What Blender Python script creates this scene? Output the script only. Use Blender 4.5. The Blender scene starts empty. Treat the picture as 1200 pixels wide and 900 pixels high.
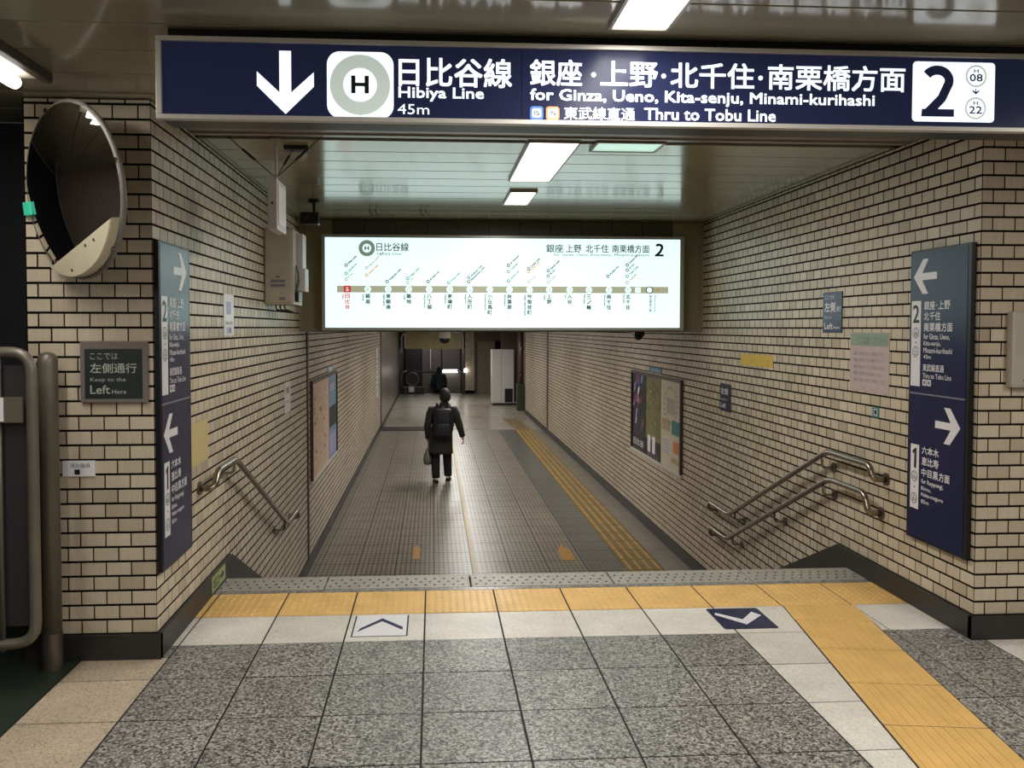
import bpy, bmesh, math, random
from mathutils import Vector, Matrix
random.seed(7)
SC = bpy.context.scene
COL = SC.collection

# ------------------------------------------------------------------ camera
cam = bpy.data.cameras.new('camera'); cam_o = bpy.data.objects.new('camera', cam); COL.objects.link(cam_o)
cam.sensor_width = 36.0; cam.lens = 36.0 * 991.27 / 1200.0
cam.shift_x = (600 - 570.3) / 1200.0; cam.shift_y = -(450 - 418.55) / 1200.0
cam.clip_start = 0.05; cam.clip_end = 200
cam_o.location = (0, 0, 1.558)
_p, _y, _r = 0.035, 0.0631, 0.0007
_f = Vector((math.sin(_y)*math.cos(_p), math.cos(_y)*math.cos(_p), -math.sin(_p)))
_rt = Vector((math.cos(_y), -math.sin(_y), 0)); _up = _rt.cross(_f)
_r2 = math.cos(_r)*_rt + math.sin(_r)*_up; _u2 = -math.sin(_r)*_rt + math.cos(_r)*_up
cam_o.rotation_euler = Matrix((_r2, _u2, -_f)).transposed().to_euler()
SC.camera = cam_o
SC.cycles.caustics_reflective = False

# ------------------------------------------------------------------ world, exposure, lights
world = bpy.data.worlds.new('world'); SC.world = world; world.use_nodes = True
bg = world.node_tree.nodes['Background']; bg.inputs[0].default_value = (0.9, 0.95, 1.0, 1); bg.inputs[1].default_value = 0.02
SC.view_settings.view_transform = 'Standard'; SC.view_settings.look = 'None'
SC.view_settings.exposure = 0.75; SC.view_settings.gamma = 1.0
LAMP_COL = (1.0, 0.98, 0.94)
def area(name, x, y, z, sx, sy, power, rot=(0, 0, 0), color=LAMP_COL):
    l = bpy.data.lights.new(name, 'AREA'); l.shape = 'RECTANGLE'; l.size = sx; l.size_y = sy
    l.energy = power; l.color = color
    o = bpy.data.objects.new(name, l); COL.objects.link(o); o.location = (x, y, z); o.rotation_euler = rot
    return o
# fluorescent lamps (positions of the real fittings; one light each, just under its diffuser)
HALL_LAMPS = [(0.715, 2.30, 14), (0.715, 0.5, 19), (0.715, -1.4, 21), (3.4, 1.6, 19), (3.4, -0.6, 18), (-3.0, 0.2, 15)]
for i, (x, y, p_) in enumerate(HALL_LAMPS):
    area('hall_lamp_light', x, y, 2.575, 0.17, 1.2, p_)
area('stair_lamp_light', 0.69, 5.37, 2.575, 0.24, 1.2, 22)
area('stair_small_lamp_light', 0.70, 6.83, 2.575, 0.16, 0.6, 5)
area('left_lamp_light', -1.71, 2.70, 2.52, 0.10, 1.7, 9)
COR_LAMPS = [11.0, 14.5, 18.0, 21.5, 25.0, 28.5]
for y in COR_LAMPS:
    area('corridor_lamp_light', 0.7, y, 1.585, 0.25, 1.2, 26)
area('platform_light', 0.0, 36.5, 1.6, 2.0, 2.0, 25)

# ------------------------------------------------------------------ materials
def L(c):
    def f(v):
        v /= 255.0
        return v/12.92 if v <= 0.04045 else ((v+0.055)/1.055)**2.4
    return (f(c[0]), f(c[1]), f(c[2]), 1)
MATS = {}
def mat(name, c, rough=0.5, metal=0.0, spec=0.5, emit=None, es=0.0, coat=0.0, noise=0.0, nscale=8.0, bump=0.0, bscale=60.0, alpha=1.0, trans=0.0):
    m = bpy.data.materials.new(name); m.use_nodes = True; MATS[name] = m
    nt = m.node_tree; b = nt.nodes['Principled BSDF']; N = nt.nodes.new; K = nt.links.new
    b.inputs['Base Color'].default_value = L(c); b.inputs['Roughness'].default_value = rough
    b.inputs['Metallic'].default_value = metal; b.inputs['Specular IOR Level'].default_value = spec
    b.inputs['Coat Weight'].default_value = coat; b.inputs['Coat Roughness'].default_value = 0.08
    if emit: b.inputs['Emission Color'].default_value = L(emit); b.inputs['Emission Strength'].default_value = es
    if trans: b.inputs['Transmission Weight'].default_value = trans
    g = N('ShaderNodeNewGeometry')
    if noise:
        n = N('ShaderNodeTexNoise'); n.inputs['Scale'].default_value = nscale; n.inputs['Detail'].default_value = 5
        K(g.outputs['Position'], n.inputs['Vector'])
        mr = N('ShaderNodeMapRange'); mr.inputs['From Min'].default_value = 0.3; mr.inputs['From Max'].default_value = 0.7
        mr.inputs['To Min'].default_value = 1-noise; mr.inputs['To Max'].default_value = 1+noise*0.5
        K(n.outputs['Fac'], mr.inputs['Value'])
        mx = N('ShaderNodeMix'); mx.data_type = 'RGBA'; mx.blend_type = 'MULTIPLY'; mx.inputs[0].default_value = 1
        mx.inputs[6].default_value = L(c); K(mr.outputs[0], mx.inputs[7]); K(mx.outputs[2], b.inputs['Base Color'])
    if bump:
        n = N('ShaderNodeTexNoise'); n.inputs['Scale'].default_value = bscale
        K(g.outputs['Position'], n.inputs['Vector'])
        bp = N('ShaderNodeBump'); bp.inputs['Strength'].default_value = bump; bp.inputs['Distance'].default_value = 0.002
        K(n.outputs['Fac'], bp.inputs['Height']); K(bp.outputs[0], b.inputs['Normal'])
    return m

def tile_material():
    m = bpy.data.materials.new('glazed_brick_tile'); m.use_nodes = True; MATS['tile'] = m
    nt = m.node_tree; b = nt.nodes['Principled BSDF']; N = nt.nodes.new; K = nt.links.new
    at = N('ShaderNodeAttribute'); at.attribute_name = 'tint'
    oi = N('ShaderNodeObjectInfo'); ad = N('ShaderNodeMath'); ad.operation = 'ADD'
    K(at.outputs['Fac'], ad.inputs[0]); K(oi.outputs['Random'], ad.inputs[1])
    fr = N('ShaderNodeMath'); fr.operation = 'FRACT'; K(ad.outputs[0], fr.inputs[0])
    cr = N('ShaderNodeValToRGB'); cr.color_ramp.elements[0].color = L((178, 163, 140)); cr.color_ramp.elements[1].color = L((212, 199, 176))
    e = cr.color_ramp.elements.new(0.15); e.color = L((192, 177, 153)); e = cr.color_ramp.elements.new(0.9); e.color = L((205, 190, 166))
    K(fr.outputs[0], cr.inputs[0])
    g = N('ShaderNodeNewGeometry'); mp = N('ShaderNodeMapping'); mp.inputs['Scale'].default_value = (260, 260, 6)
    K(g.outputs['Position'], mp.inputs['Vector'])
    n = N('ShaderNodeTexNoise'); n.inputs['Scale'].default_value = 1.0; n.inputs['Detail'].default_value = 3; K(mp.outputs[0], n.inputs['Vector'])
    mr = N('ShaderNodeMapRange'); mr.inputs['From Min'].default_value = 0.3; mr.inputs['From Max'].default_value = 0.7
    mr.inputs['To Min'].default_value = 0.88; mr.inputs['To Max'].default_value = 1.06; K(n.outputs['Fac'], mr.inputs['Value'])
    n2 = N('ShaderNodeTexNoise'); n2.inputs['Scale'].default_value = 1.6; n2.inputs['Detail'].default_value = 4; K(g.outputs['Position'], n2.inputs['Vector'])
    mr2 = N('ShaderNodeMapRange'); mr2.inputs['From Min'].default_value = 0.3; mr2.inputs['From Max'].default_value = 0.7
    mr2.inputs['To Min'].default_value = 0.90; mr2.inputs['To Max'].default_value = 1.05; K(n2.outputs['Fac'], mr2.inputs['Value'])
    mm = N('ShaderNodeMath'); mm.operation = 'MULTIPLY'; K(mr.outputs[0], mm.inputs[0]); K(mr2.outputs[0], mm.inputs[1])
    mx = N('ShaderNodeMix'); mx.data_type = 'RGBA'; mx.blend_type = 'MULTIPLY'; mx.inputs[0].default_value = 1
    K(cr.outputs[0], mx.inputs[6]); K(mm.outputs[0], mx.inputs[7]); K(mx.outputs[2], b.inputs['Base Color'])
    b.inputs['Roughness'].default_value = 0.38
    bp = N('ShaderNodeBump'); bp.inputs['Strength'].default_value = 0.25; bp.inputs['Distance'].default_value = 0.0008
    K(n.outputs['Fac'], bp.inputs['Height']); K(bp.outputs[0], b.inputs['Normal'])
tile_material()

def granite(name, cols, scale=150, rough=0.4):
    m = bpy.data.materials.new(name); m.use_nodes = True; MATS[name] = m
    nt = m.node_tree; b = nt.nodes['Principled BSDF']; N = nt.nodes.new; K = nt.links.new
    g = N('ShaderNodeNewGeometry')
    v = N('ShaderNodeTexVoronoi'); v.inputs['Scale'].default_value = scale; K(g.outputs['Position'], v.inputs['Vector'])
    bw = N('ShaderNodeSeparateColor'); K(v.outputs['Color'], bw.inputs[0])
    cr = N('ShaderNodeValToRGB'); cr.color_ramp.interpolation = 'CONSTANT'
    els = cr.color_ramp.elements
    els[0].color = L(cols[0]); els[0].position = 0
    els[1].color = L(cols[-1][1]) if isinstance(cols[-1][0], float) else L(cols[1]); els[1].position = cols[-1][0]
    for p_, c in cols[1:-1]:
        e = els.new(p_); e.color = L(c)
    K(bw.outputs[0], cr.inputs[0])
    oi = N('ShaderNodeObjectInfo'); mr = N('ShaderNodeMapRange'); mr.inputs['To Min'].default_value = 0.9; mr.inputs['To Max'].default_value = 1.05
    K(oi.outputs['Random'], mr.inputs['Value'])
    n2 = N('ShaderNodeTexNoise'); n2.inputs['Scale'].default_value = 4; n2.inputs['Detail'].default_value = 5; K(g.outputs['Position'], n2.inputs['Vector'])
    mr2 = N('ShaderNodeMapRange'); mr2.inputs['From Min'].default_value = 0.3; mr2.inputs['From Max'].default_value = 0.7
    mr2.inputs['To Min'].default_value = 0.86; mr2.inputs['To Max'].default_value = 1.06; K(n2.outputs['Fac'], mr2.inputs['Value'])
    mm = N('ShaderNodeMath'); mm.operation = 'MULTIPLY'; K(mr.outputs[0], mm.inputs[0]); K(mr2.outputs[0], mm.inputs[1])
    mx = N('ShaderNodeMix'); mx.data_type = 'RGBA'; mx.blend_type = 'MULTIPLY'; mx.inputs[0].default_value = 1
    K(cr.outputs[0], mx.inputs[6]); K(mm.outputs[0], mx.inputs[7]); K(mx.outputs[2], b.inputs['Base Color'])
    b.inputs['Roughness'].default_value = rough
granite('granite_grey', [(62, 60, 58), (0.20, (106, 103, 99)), (0.40, (136, 132, 126)), (0.76, (176, 171, 161))], 120, 0.34)
granite('stone_white', [(206, 198, 184), (0.2, (220, 213, 201)), (0.7, (228, 221, 210))], 170, 0.4)
granite('stone_beige', [(160, 140, 118), (0.2, (186, 168, 144)), (0.7, (198, 180, 156))], 170, 0.5)
granite('nosing_stone', [(130, 127, 118), (0.2, (162, 157, 145)), (0.7, (178, 172, 160))], 200, 0.45)

def ribbed(name, c1, c2, rough=0.28):
    """floor tile moulded with a grid of small ribs 5 cm apart (fine relief)"""
    m = bpy.data.materials.new(name); m.use_nodes = True; MATS[name] = m
    nt = m.node_tree; b = nt.nodes['Principled BSDF']; N = nt.nodes.new; K = nt.links.new
    g = N('ShaderNodeNewGeometry'); sp = N('ShaderNodeSeparateXYZ'); K(g.outputs['Position'], sp.inputs[0])
    outs = []
    for ax, per, w in ((0, 0.05, 0.28), (1, 0.10, 0.16)):
        d = N('ShaderNodeMath'); d.operation = 'MULTIPLY'; d.inputs[1].default_value = 1/per; K(sp.outputs[ax], d.inputs[0])
        f = N('ShaderNodeMath'); f.operation = 'FRACT'; K(d.outputs[0], f.inputs[0])
        l = N('ShaderNodeMath'); l.operation = 'LESS_THAN'; l.inputs[1].default_value = w; K(f.outputs[0], l.inputs[0]); outs.append(l)
    mxx = N('ShaderNodeMath'); mxx.operation = 'MAXIMUM'; K(outs[0].outputs[0], mxx.inputs[0]); K(outs[1].outputs[0], mxx.inputs[1])
    n = N('ShaderNodeTexNoise'); n.inputs['Scale'].default_value = 3; n.inputs['Detail'].default_value = 6; K(g.outputs['Position'], n.inputs['Vector'])
    mr = N('ShaderNodeMapRange'); mr.inputs['From Min'].default_value = 0.3; mr.inputs['From Max'].default_value = 0.7
    mr.inputs['To Min'].default_value = 0.8; mr.inputs['To Max'].default_value = 1.08; K(n.outputs['Fac'], mr.inputs['Value'])
    mix = N('ShaderNodeMix'); mix.data_type = 'RGBA'; mix.inputs[6].default_value = L(c1); mix.inputs[7].default_value = L(c2)
    K(mxx.outputs[0], mix.inputs[0])
    mx = N('ShaderNodeMix'); mx.data_type = 'RGBA'; mx.blend_type = 'MULTIPLY'; mx.inputs[0].default_value = 1
    K(mix.outputs[2], mx.inputs[6]); K(mr.outputs[0], mx.inputs[7]); K(mx.outputs[2], b.inputs['Base Color'])
    iv = N('ShaderNodeMath'); iv.operation = 'SUBTRACT'; iv.inputs[0].default_value = 1; K(mxx.outputs[0], iv.inputs[1])
    bp = N('ShaderNodeBump'); bp.inputs['Strength'].default_value = 0.5; bp.inputs['Distance'].default_value = 0.002
    K(iv.outputs[0], bp.inputs['Height']); K(bp.outputs[0], b.inputs['Normal'])
    b.inputs['Roughness'].default_value = rough
ribbed('ribbed_tile', (140, 131, 116), (84, 77, 67), 0.36)
ribbed('ribbed_tile_dark', (104, 104, 98), (76, 76, 72), 0.32)

mat('grout', (26, 17, 14), 0.95, spec=0.1)
mat('baseboard', (42, 39, 36), 0.45, noise=0.25, nscale=5)
mat('floor_joint', (30, 28, 27), 0.8)
mat('plain_tile', (124, 116, 102), 0.3, noise=0.2, nscale=2)
mat('smooth_floor', (150, 143, 128), 0.24, noise=0.2, nscale=1.5)
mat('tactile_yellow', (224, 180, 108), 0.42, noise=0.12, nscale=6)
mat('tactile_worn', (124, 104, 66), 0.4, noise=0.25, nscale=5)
mat('tactile_bar', (196, 152, 72), 0.4, noise=0.2, nscale=4)
mat('line_yellow', (176, 156, 108), 0.45)
mat('orange_mark', (176, 128, 50), 0.45, noise=0.2, nscale=30)
mat('dark_mat', (42, 34, 36), 0.9)
mat('green_floor', (44, 54, 44), 0.5, noise=0.25, nscale=25)
mat('ceiling_metal', (160, 152, 128), 0.16, metal=0.0, spec=0.55, coat=0.3, noise=0.06, nscale=1.5)
mat('ceiling_gap', (24, 22, 20), 0.8)
mat('rail_metal', (142, 130, 120), 0.3, metal=0.1, noise=0.15, nscale=3)
mat('sign_frame', (206, 200, 192), 0.35, metal=0.25)
mat('sign_navy', (30, 34, 60), 0.22, emit=(32, 36, 60), es=0.30, spec=0.09)
mat('sign_white', (240, 244, 248), 0.3, spec=0.12, emit=(236, 246, 255), es=0.62)
mat('sign_grey', (170, 178, 170), 0.3, spec=0.12, emit=(180, 190, 182), es=0.48)
mat('sign_blue', (60, 100, 170), 0.3, emit=(60, 110, 190), es=0.45)
mat('sign_orange', (220, 130, 80), 0.3, emit=(220, 130, 80), es=0.45)
mat('map_face', (225, 240, 240), 0.2, emit=(216, 246, 242), es=0.66)
mat('map_ink', (20, 30, 34), 0.3)
mat('map_grey', (150, 150, 130), 0.3, emit=(176, 178, 150), es=0.42)
mat('map_ring', (120, 138, 128), 0.3, emit=(130, 150, 138), es=0.36)
mat('map_softink', (70, 90, 100), 0.3, emit=(60, 80, 90), es=0.05)
mat('map_red', (210, 60, 60), 0.3, emit=(215, 60, 66), es=0.35)
mat('map_green', (90, 160, 130), 0.3, emit=(90, 165, 140), es=0.25)
mat('map_orange', (220, 150, 90), 0.3, emit=(225, 150, 90), es=0.3)
mat('bulkhead', (146, 136, 104), 0.4, spec=0.5, noise=0.1, nscale=2)
mat('bulkhead_shaded', (88, 84, 66), 0.45)  # same olive finish, darkened for the weak grazing light above the map
mat('case_grey', (164, 166, 160), 0.32, metal=0.25)
mat('panel_navy', (25, 31, 68), 0.24, spec=0.42, noise=0.05)
mat('panel_edge', (16, 16, 20), 0.35)
mat('print_white', (226, 222, 224), 0.35)
mat('print_grey', (120, 120, 130), 0.4)
mat('print_black', (22, 22, 28), 0.4)
mat('print_red', (170, 60, 50), 0.4)
mat('paper', (206, 200, 192), 0.7, noise=0.05)
mat('paper_green', (140, 160, 136), 0.7)
mat('paper_pink', (188, 168, 166), 0.7, noise=0.08, nscale=20)
mat('beige_patch', (200, 180, 128), 0.5, noise=0.05)
mat('yellow_tape', (214, 178, 60), 0.5, noise=0.12, nscale=20)
mat('teal', (60, 116, 122), 0.5)
mat('steel', (146, 137, 124), 0.26, metal=1.0)
mat('dark_steel', (112, 104, 94), 0.38, metal=0.75, noise=0.15, nscale=5)
mat('gate_paint', (112, 106, 92), 0.4, metal=0.4, noise=0.15, nscale=6)
mat('gate_panel', (44, 38, 42), 0.55)
mat('mirror', (200, 198, 196), 0.03, metal=1.0)
mat('mirror_rim', (120, 116, 110), 0.45, metal=0.1)
mat('cream_reflection', (206, 196, 168), 0.4, noise=0.05)
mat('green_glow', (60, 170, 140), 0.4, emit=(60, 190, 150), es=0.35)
mat('box_paint', (178, 170, 154), 0.45, noise=0.08)
mat('box_light', (196, 190, 188), 0.4)
mat('black_plastic', (14, 14, 14), 0.35)
mat('wire', (26, 22, 18), 0.5)
mat('lamp_diffuser', (250, 250, 250), 0.4, emit=(255, 252, 245), es=3.2)
mat('panel_sheen', (190, 214, 206), 0.3, emit=(176, 214, 200), es=0.55)
mat('lamp_tube', (255, 255, 255), 0.4, emit=(255, 250, 240), es=9.0)
mat('lamp_frame', (150, 142, 128), 0.4, metal=0.3)
mat('plaque_bed', (40, 46, 44), 0.35)
mat('plaque_clear', (120, 110, 106), 0.12, coat=0.5, alpha=1)
mat('plaque_ink', (168, 170, 160), 0.5)
mat('glow_plate', (150, 166, 112), 0.5)
mat('passage_shade', (10, 11, 20), 0.7)
mat('hall_wall', (150, 142, 128), 0.6)
mat('hall_brown', (132, 116, 106), 0.6)
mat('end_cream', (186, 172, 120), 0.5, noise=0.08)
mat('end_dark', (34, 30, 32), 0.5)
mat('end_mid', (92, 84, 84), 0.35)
mat('smooth_wall', (128, 120, 112), 0.28, metal=0.35, noise=0.15, nscale=1.2)
mat('door_beige', (118, 108, 90), 0.5)
mat('door_frame', (66, 54, 46), 0.5)
mat('locker_white', (206, 204, 200), 0.35)
mat('pipe_red', (96, 66, 58), 0.4)
mat('green_box', (58, 70, 50), 0.5)
mat('column_paint', (84, 66, 60), 0.5)
mat('skin', (170, 128, 104), 0.5)
mat('hair', (36, 26, 26), 0.7)
mat('coat', (46, 41, 42), 0.85, noise=0.2, nscale=12)
mat('coat_hem', (50, 50, 44), 0.85)
mat('trousers', (24, 22, 24), 0.85)
mat('shoe', (20, 18, 18), 0.5)
mat('shoe_white', (190, 188, 184), 0.5)
mat('pack', (14, 14, 18), 0.6)
mat('pack_dark', (26, 27, 34), 0.5)
mat('bag', (112, 112, 96), 0.4)
mat('green_jacket', (22, 40, 38), 0.8)
mat('stair_tread', (96, 92, 84), 0.4)
mat('poster_dark', (30, 28, 44), 0.35, noise=0.3, nscale=9)
mat('poster_blue', (60, 84, 140), 0.35)
mat('poster_lilac', (150, 150, 190), 0.35)
mat('poster_red', (160, 60, 50), 0.35)
mat('poster_olive', (122, 116, 72), 0.35, noise=0.35, nscale=14)
mat('poster_green', (96, 110, 52), 0.35)
mat('poster_cream', (198, 186, 162), 0.35)
mat('poster_pink', (204, 172, 148), 0.4, noise=0.15, nscale=10)
mat('poster_tan', (170, 150, 110), 0.4, noise=0.2, nscale=16)
mat('poster_sky', (110, 136, 160), 0.4)
mat('poster_orange', (196, 120, 70), 0.4)

# ------------------------------------------------------------------ mesh builder
_txt_cache = {}
def glyphs(body, bold=0.0, spacing=1.0):
    key = (body, bold, spacing)
    if key in _txt_cache: return _txt_cache[key]
    cu = bpy.data.curves.new('tmp', 'FONT'); cu.body = body; cu.size = 1; cu.offset = bold; cu.resolution_u = 2; cu.space_character = spacing
    o = bpy.data.objects.new('tmp', cu); COL.objects.link(o)
    dg = bpy.context.evaluated_depsgraph_get()
    m = bpy.data.meshes.new_from_object(o.evaluated_get(dg))
    vs = [(v.co.x, v.co.y) for v in m.vertices]; fs = [tuple(p.vertices) for p in m.polygons]
    bpy.data.objects.remove(o); bpy.data.curves.remove(cu); bpy.data.meshes.remove(m)
    x0 = min(v[0] for v in vs); x1 = max(v[0] for v in vs); y0 = min(v[1] for v in vs); y1 = max(v[1] for v in vs)
    r = ([((x-x0)/(x1-x0), (y-y0)/max(1e-6, (y1-y0))) for x, y in vs], fs, (x1-x0)/max(1e-6, (y1-y0)))
    _txt_cache[key] = r
    return r

class MB:
    def __init__(s, frame=None):
        s.v = []; s.f = []; s.m = []; s.mats = []; s.t = []
        s.cuts = []
        s.fr = frame            # (origin, U, V, N) for flat work on a panel
    def mi(s, m):
        if m not in s.mats: s.mats.append(m)
        return s.mats.index(m)
    def T(s, p):
        if s.fr is None: return Vector(p)
        o, U, V, N = s.fr
        return o + U*p[0] + V*p[1] + N*p[2]
    def add(s, vs, fs, m, tint=0.0):
        b = len(s.v); s.v += [s.T(p) for p in vs]; k = s.mi(m)
        for f in fs:
            s.f.append(tuple(b+i for i in f)); s.m.append(k); s.t.append(tint)
    def box(s, x0, y0, z0, x1, y1, z1, m, bev=0.0):
        if bev <= 0:
            vs = [(x, y, z) for z in (z0, z1) for y in (y0, y1) for x in (x0, x1)]
            s.add(vs, [(0, 2, 3, 1), (4, 5, 7, 6), (0, 1, 5, 4), (2, 6, 7, 3), (0, 4, 6, 2), (1, 3, 7, 5)], m)
        else:
            bm = bmesh.new(); bmesh.ops.create_cube(bm, size=1)
            for v in bm.verts: v.co = Vector(((x0+x1)/2+v.co.x*(x1-x0), (y0+y1)/2+v.co.y*(y1-y0), (z0+z1)/2+v.co.z*(z1-z0)))
            bmesh.ops.bevel(bm, geom=bm.edges[:], offset=bev, segments=2, profile=0.6, affect='EDGES')
            s.add_bm(bm, m)
    def add_bm(s, bm, m, mtx=None):
        bm.verts.ensure_lookup_table()
        for i, v in enumerate(bm.verts): v.index = i
        s.add([(mtx @ v.co if mtx else v.co) for v in bm.verts], [tuple(v.index for v in f.verts) for f in bm.faces], m)
        bm.free()
    def quad(s, u0, v0, u1, v1, n, m):          # flat patch with a little depth
        s.prism([(u0, v0), (u1, v0), (u1, v1), (u0, v1)], 0 if n > 0.0015 else n-0.0006, n, m)
    def prism(s, poly, a, b, m, inset=0.0, axis='z'):
        n = len(poly)
        def P(p, h):
            return (p[0], p[1], h) if axis == 'z' else ((h, p[0], p[1]) if axis == 'x' else (p[0], h, p[1]))
        area2 = sum(poly[i][0]*poly[(i+1) % n][1]-poly[(i+1) % n][0]*poly[i][1] for i in range(n))
        if area2 < 0: poly = poly[::-1]
        if inset > 0:
            cx = sum(p[0] for p in poly)/n; cy = sum(p[1] for p in poly)/n
            def ins(p):
                d = math.hypot(p[0]-cx, p[1]-cy) or 1
                k = 1-inset*1.4/d
                return (cx+(p[0]-cx)*k, cy+(p[1]-cy)*k)
            top = [ins(p) for p in poly]
            vs = [P(p, a) for p in poly]+[P(p, b-inset) for p in poly]+[P(p, b) for p in top]
            fs = [tuple(range(2*n, 3*n)), tuple(range(n-1, -1, -1))]
            for k in (0, n):
                fs += [(k+i, k+(i+1) % n, k+n+(i+1) % n, k+n+i) for i in range(n)]
        else:
            vs = [P(p, a) for p in poly]+[P(p, b) for p in poly]
            fs = [tuple(range(n, 2*n)), tuple(range(n-1, -1, -1))]+[(i, (i+1) % n, n+(i+1) % n, n+i) for i in range(n)]
        s.add(vs, fs, m)
    def text(s, body, box, m, n=0.002, bold=0.0, keep=False, align='l', vertical=False, rot=0.0):
        s.cuts.append((len(s.v), len(s.f)))
        u0, v0, u1, v1 = box
        vs, fs, asp = glyphs(body, 0.0)
        if keep:
            w = (v1-v0)*asp
            if u1 < u0: w = -w
            if abs(w) < abs(u1-u0):
                if align == 'c': u0 = (u0+u1)/2-w/2
                elif align == 'r': u0 = u1-w
                u1 = u0+w
        d = bold*abs(v1-v0)*0.95          # heavier strokes: the outlines laid again a hair to each side
        sh = ((0, 0),) if d <= 0.00025 else ((-d, -d), (d, -d), (-d, d), (d, d), (0, 0))
        uu = -1 if u1 < u0 else 1; a0, a1, b0, b1 = (u0+uu*d, u1-uu*d, v0+d, v1-d) if len(sh) > 1 else (u0, u1, v0, v1)
        for q, (dx, dy) in enumerate(sh):
            s.add([(a0+x*(a1-a0)+dx, b0+y*(b1-b0)+dy, n+q*0.00004) for x, y in vs], fs, m)
    def glyph(s, *a, **k):
        s.text(*a, **k); s.cuts.pop()
    def rtext(s, body, cu, cv, h, ang, m, n=0.002, bold=0.0):
        vs, fs, asp = glyphs(body, 0.0); w = h*asp; c, q = math.cos(ang), math.sin(ang)
        d = bold*h
        for j, (dx, dy) in enumerate(((0, 0),) if d < 0.0001 else ((-d, -d), (d, d), (-d, d), (d, -d))):
            s.add([(cu+(x*w)*c-(y*h)*q+dx, cv+(x*w)*q+(y*h)*c+dy, n+j*0.00004) for x, y in vs], fs, m)
    def disc(s, cu, cv, r, n, m, seg=24, ri=0.0):
        if ri <= 0:
            s.prism([(cu+r*math.cos(2*math.pi*i/seg), cv+r*math.sin(2*math.pi*i/seg)) for i in range(seg)], 0, n, m)
        else:
            vs = []; fs = []
            for i in range(seg):
                a = 2*math.pi*i/seg
                vs += [(cu+r*math.cos(a), cv+r*math.sin(a), n), (cu+ri*math.cos(a), cv+ri*math.sin(a), n)]
            for i in range(seg):
                j = (i+1) % seg; fs.append((2*i, 2*j, 2*j+1, 2*i+1))
            s.add(vs, fs, m)
    def rrect(s, u0, v0, u1, v1, r, n, m, seg=6):
        pts = []
        for cx, cy, a0 in ((u1-r, v1-r, 0), (u0+r, v1-r, 90), (u0+r, v0+r, 180), (u1-r, v0+r, 270)):
            for i in range(seg+1):
                a = math.radians(a0+90*i/seg); pts.append((cx+r*math.cos(a), cy+r*math.sin(a)))
        s.prism(pts, 0, n, m)
    def tube(s, pts, r, m, seg=10, closed=False):
        pts = [Vector(p) for p in pts]; n = len(pts); rings = []
        rr = r if isinstance(r, (list, tuple)) else [r]*n
        prev = None
        for i, p in enumerate(pts):
            if closed: t = (pts[(i+1) % n]-pts[i-1]).normalized()
            else: t = (pts[min(i+1, n-1)]-pts[max(i-1, 0)]).normalized()
            if prev is None:
                a = Vector((0, 0, 1)) if abs(t.z) < 0.9 else Vector((1, 0, 0)); prev = t.cross(a).normalized()
            else:
                prev = (prev-t*prev.dot(t)).normalized()
            q = t.cross(prev)
            rings.append([p+(prev*math.cos(2*math.pi*k/seg)+q*math.sin(2*math.pi*k/seg))*rr[i] for k in range(seg)])
        vs = [v for rg in rings for v in rg]; fs = []
        for i in range(n if closed else n-1):
            for k in range(seg):
                a = i*seg+k; b = i*seg+(k+1) % seg; c = ((i+1) % n)*seg+(k+1) % seg; d = ((i+1) % n)*seg+k
                fs.append((a, b, c, d))
        if not closed: fs += [tuple(range(seg-1, -1, -1)), tuple(range((n-1)*seg, n*seg))]
        s.add(vs, fs, m)
    def build(s, name, parent=None, smooth=False, kind=None, tint=False):
        if name in ('lettering', 'station_names', 'transfer_notes') and len(s.cuts) > 1:
            cuts = [c for c in s.cuts]; cuts[0] = (0, 0); cuts.append((len(s.v), len(s.f))); o = None
            for (v0, f0), (v1, f1) in zip(cuts[:-1], cuts[1:]):
                if f1 <= f0: continue
                q = MB(); q.v = s.v[v0:v1]; q.f = [tuple(i-v0 for i in f) for f in s.f[f0:f1]]; q.m = s.m[f0:f1]; q.t = s.t[f0:f1]; q.mats = s.mats
                o = q.build({'lettering': 'text_line', 'station_names': 'station_name', 'transfer_notes': 'transfer_note'}[name], parent)
            return o
        me = bpy.data.meshes.new(name)
        if parent is not None:
            off = world_loc(parent)
        else:
            xs = [v.x for v in s.v]; ys = [v.y for v in s.v]; zs = [v.z for v in s.v]
            off = Vector(((min(xs)+max(xs))/2, (min(ys)+max(ys))/2, min(zs)))
        me.from_pydata([v-off for v in s.v], [], s.f)
        for m in s.mats: me.materials.append(MATS[m])
        me.polygons.foreach_set('material_index', s.m)
        if smooth: me.polygons.foreach_set('use_smooth', [True]*len(s.f))
        if tint:
            a = me.attributes.new('tint', 'FLOAT', 'FACE'); a.data.foreach_set('value', s.t)
        me.update()
        o = bpy.data.objects.new(name, me); COL.objects.link(o)
        if parent is not None: o.parent = parent
        else: o.location = off
        if kind: o['kind'] = kind
        return o

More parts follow.
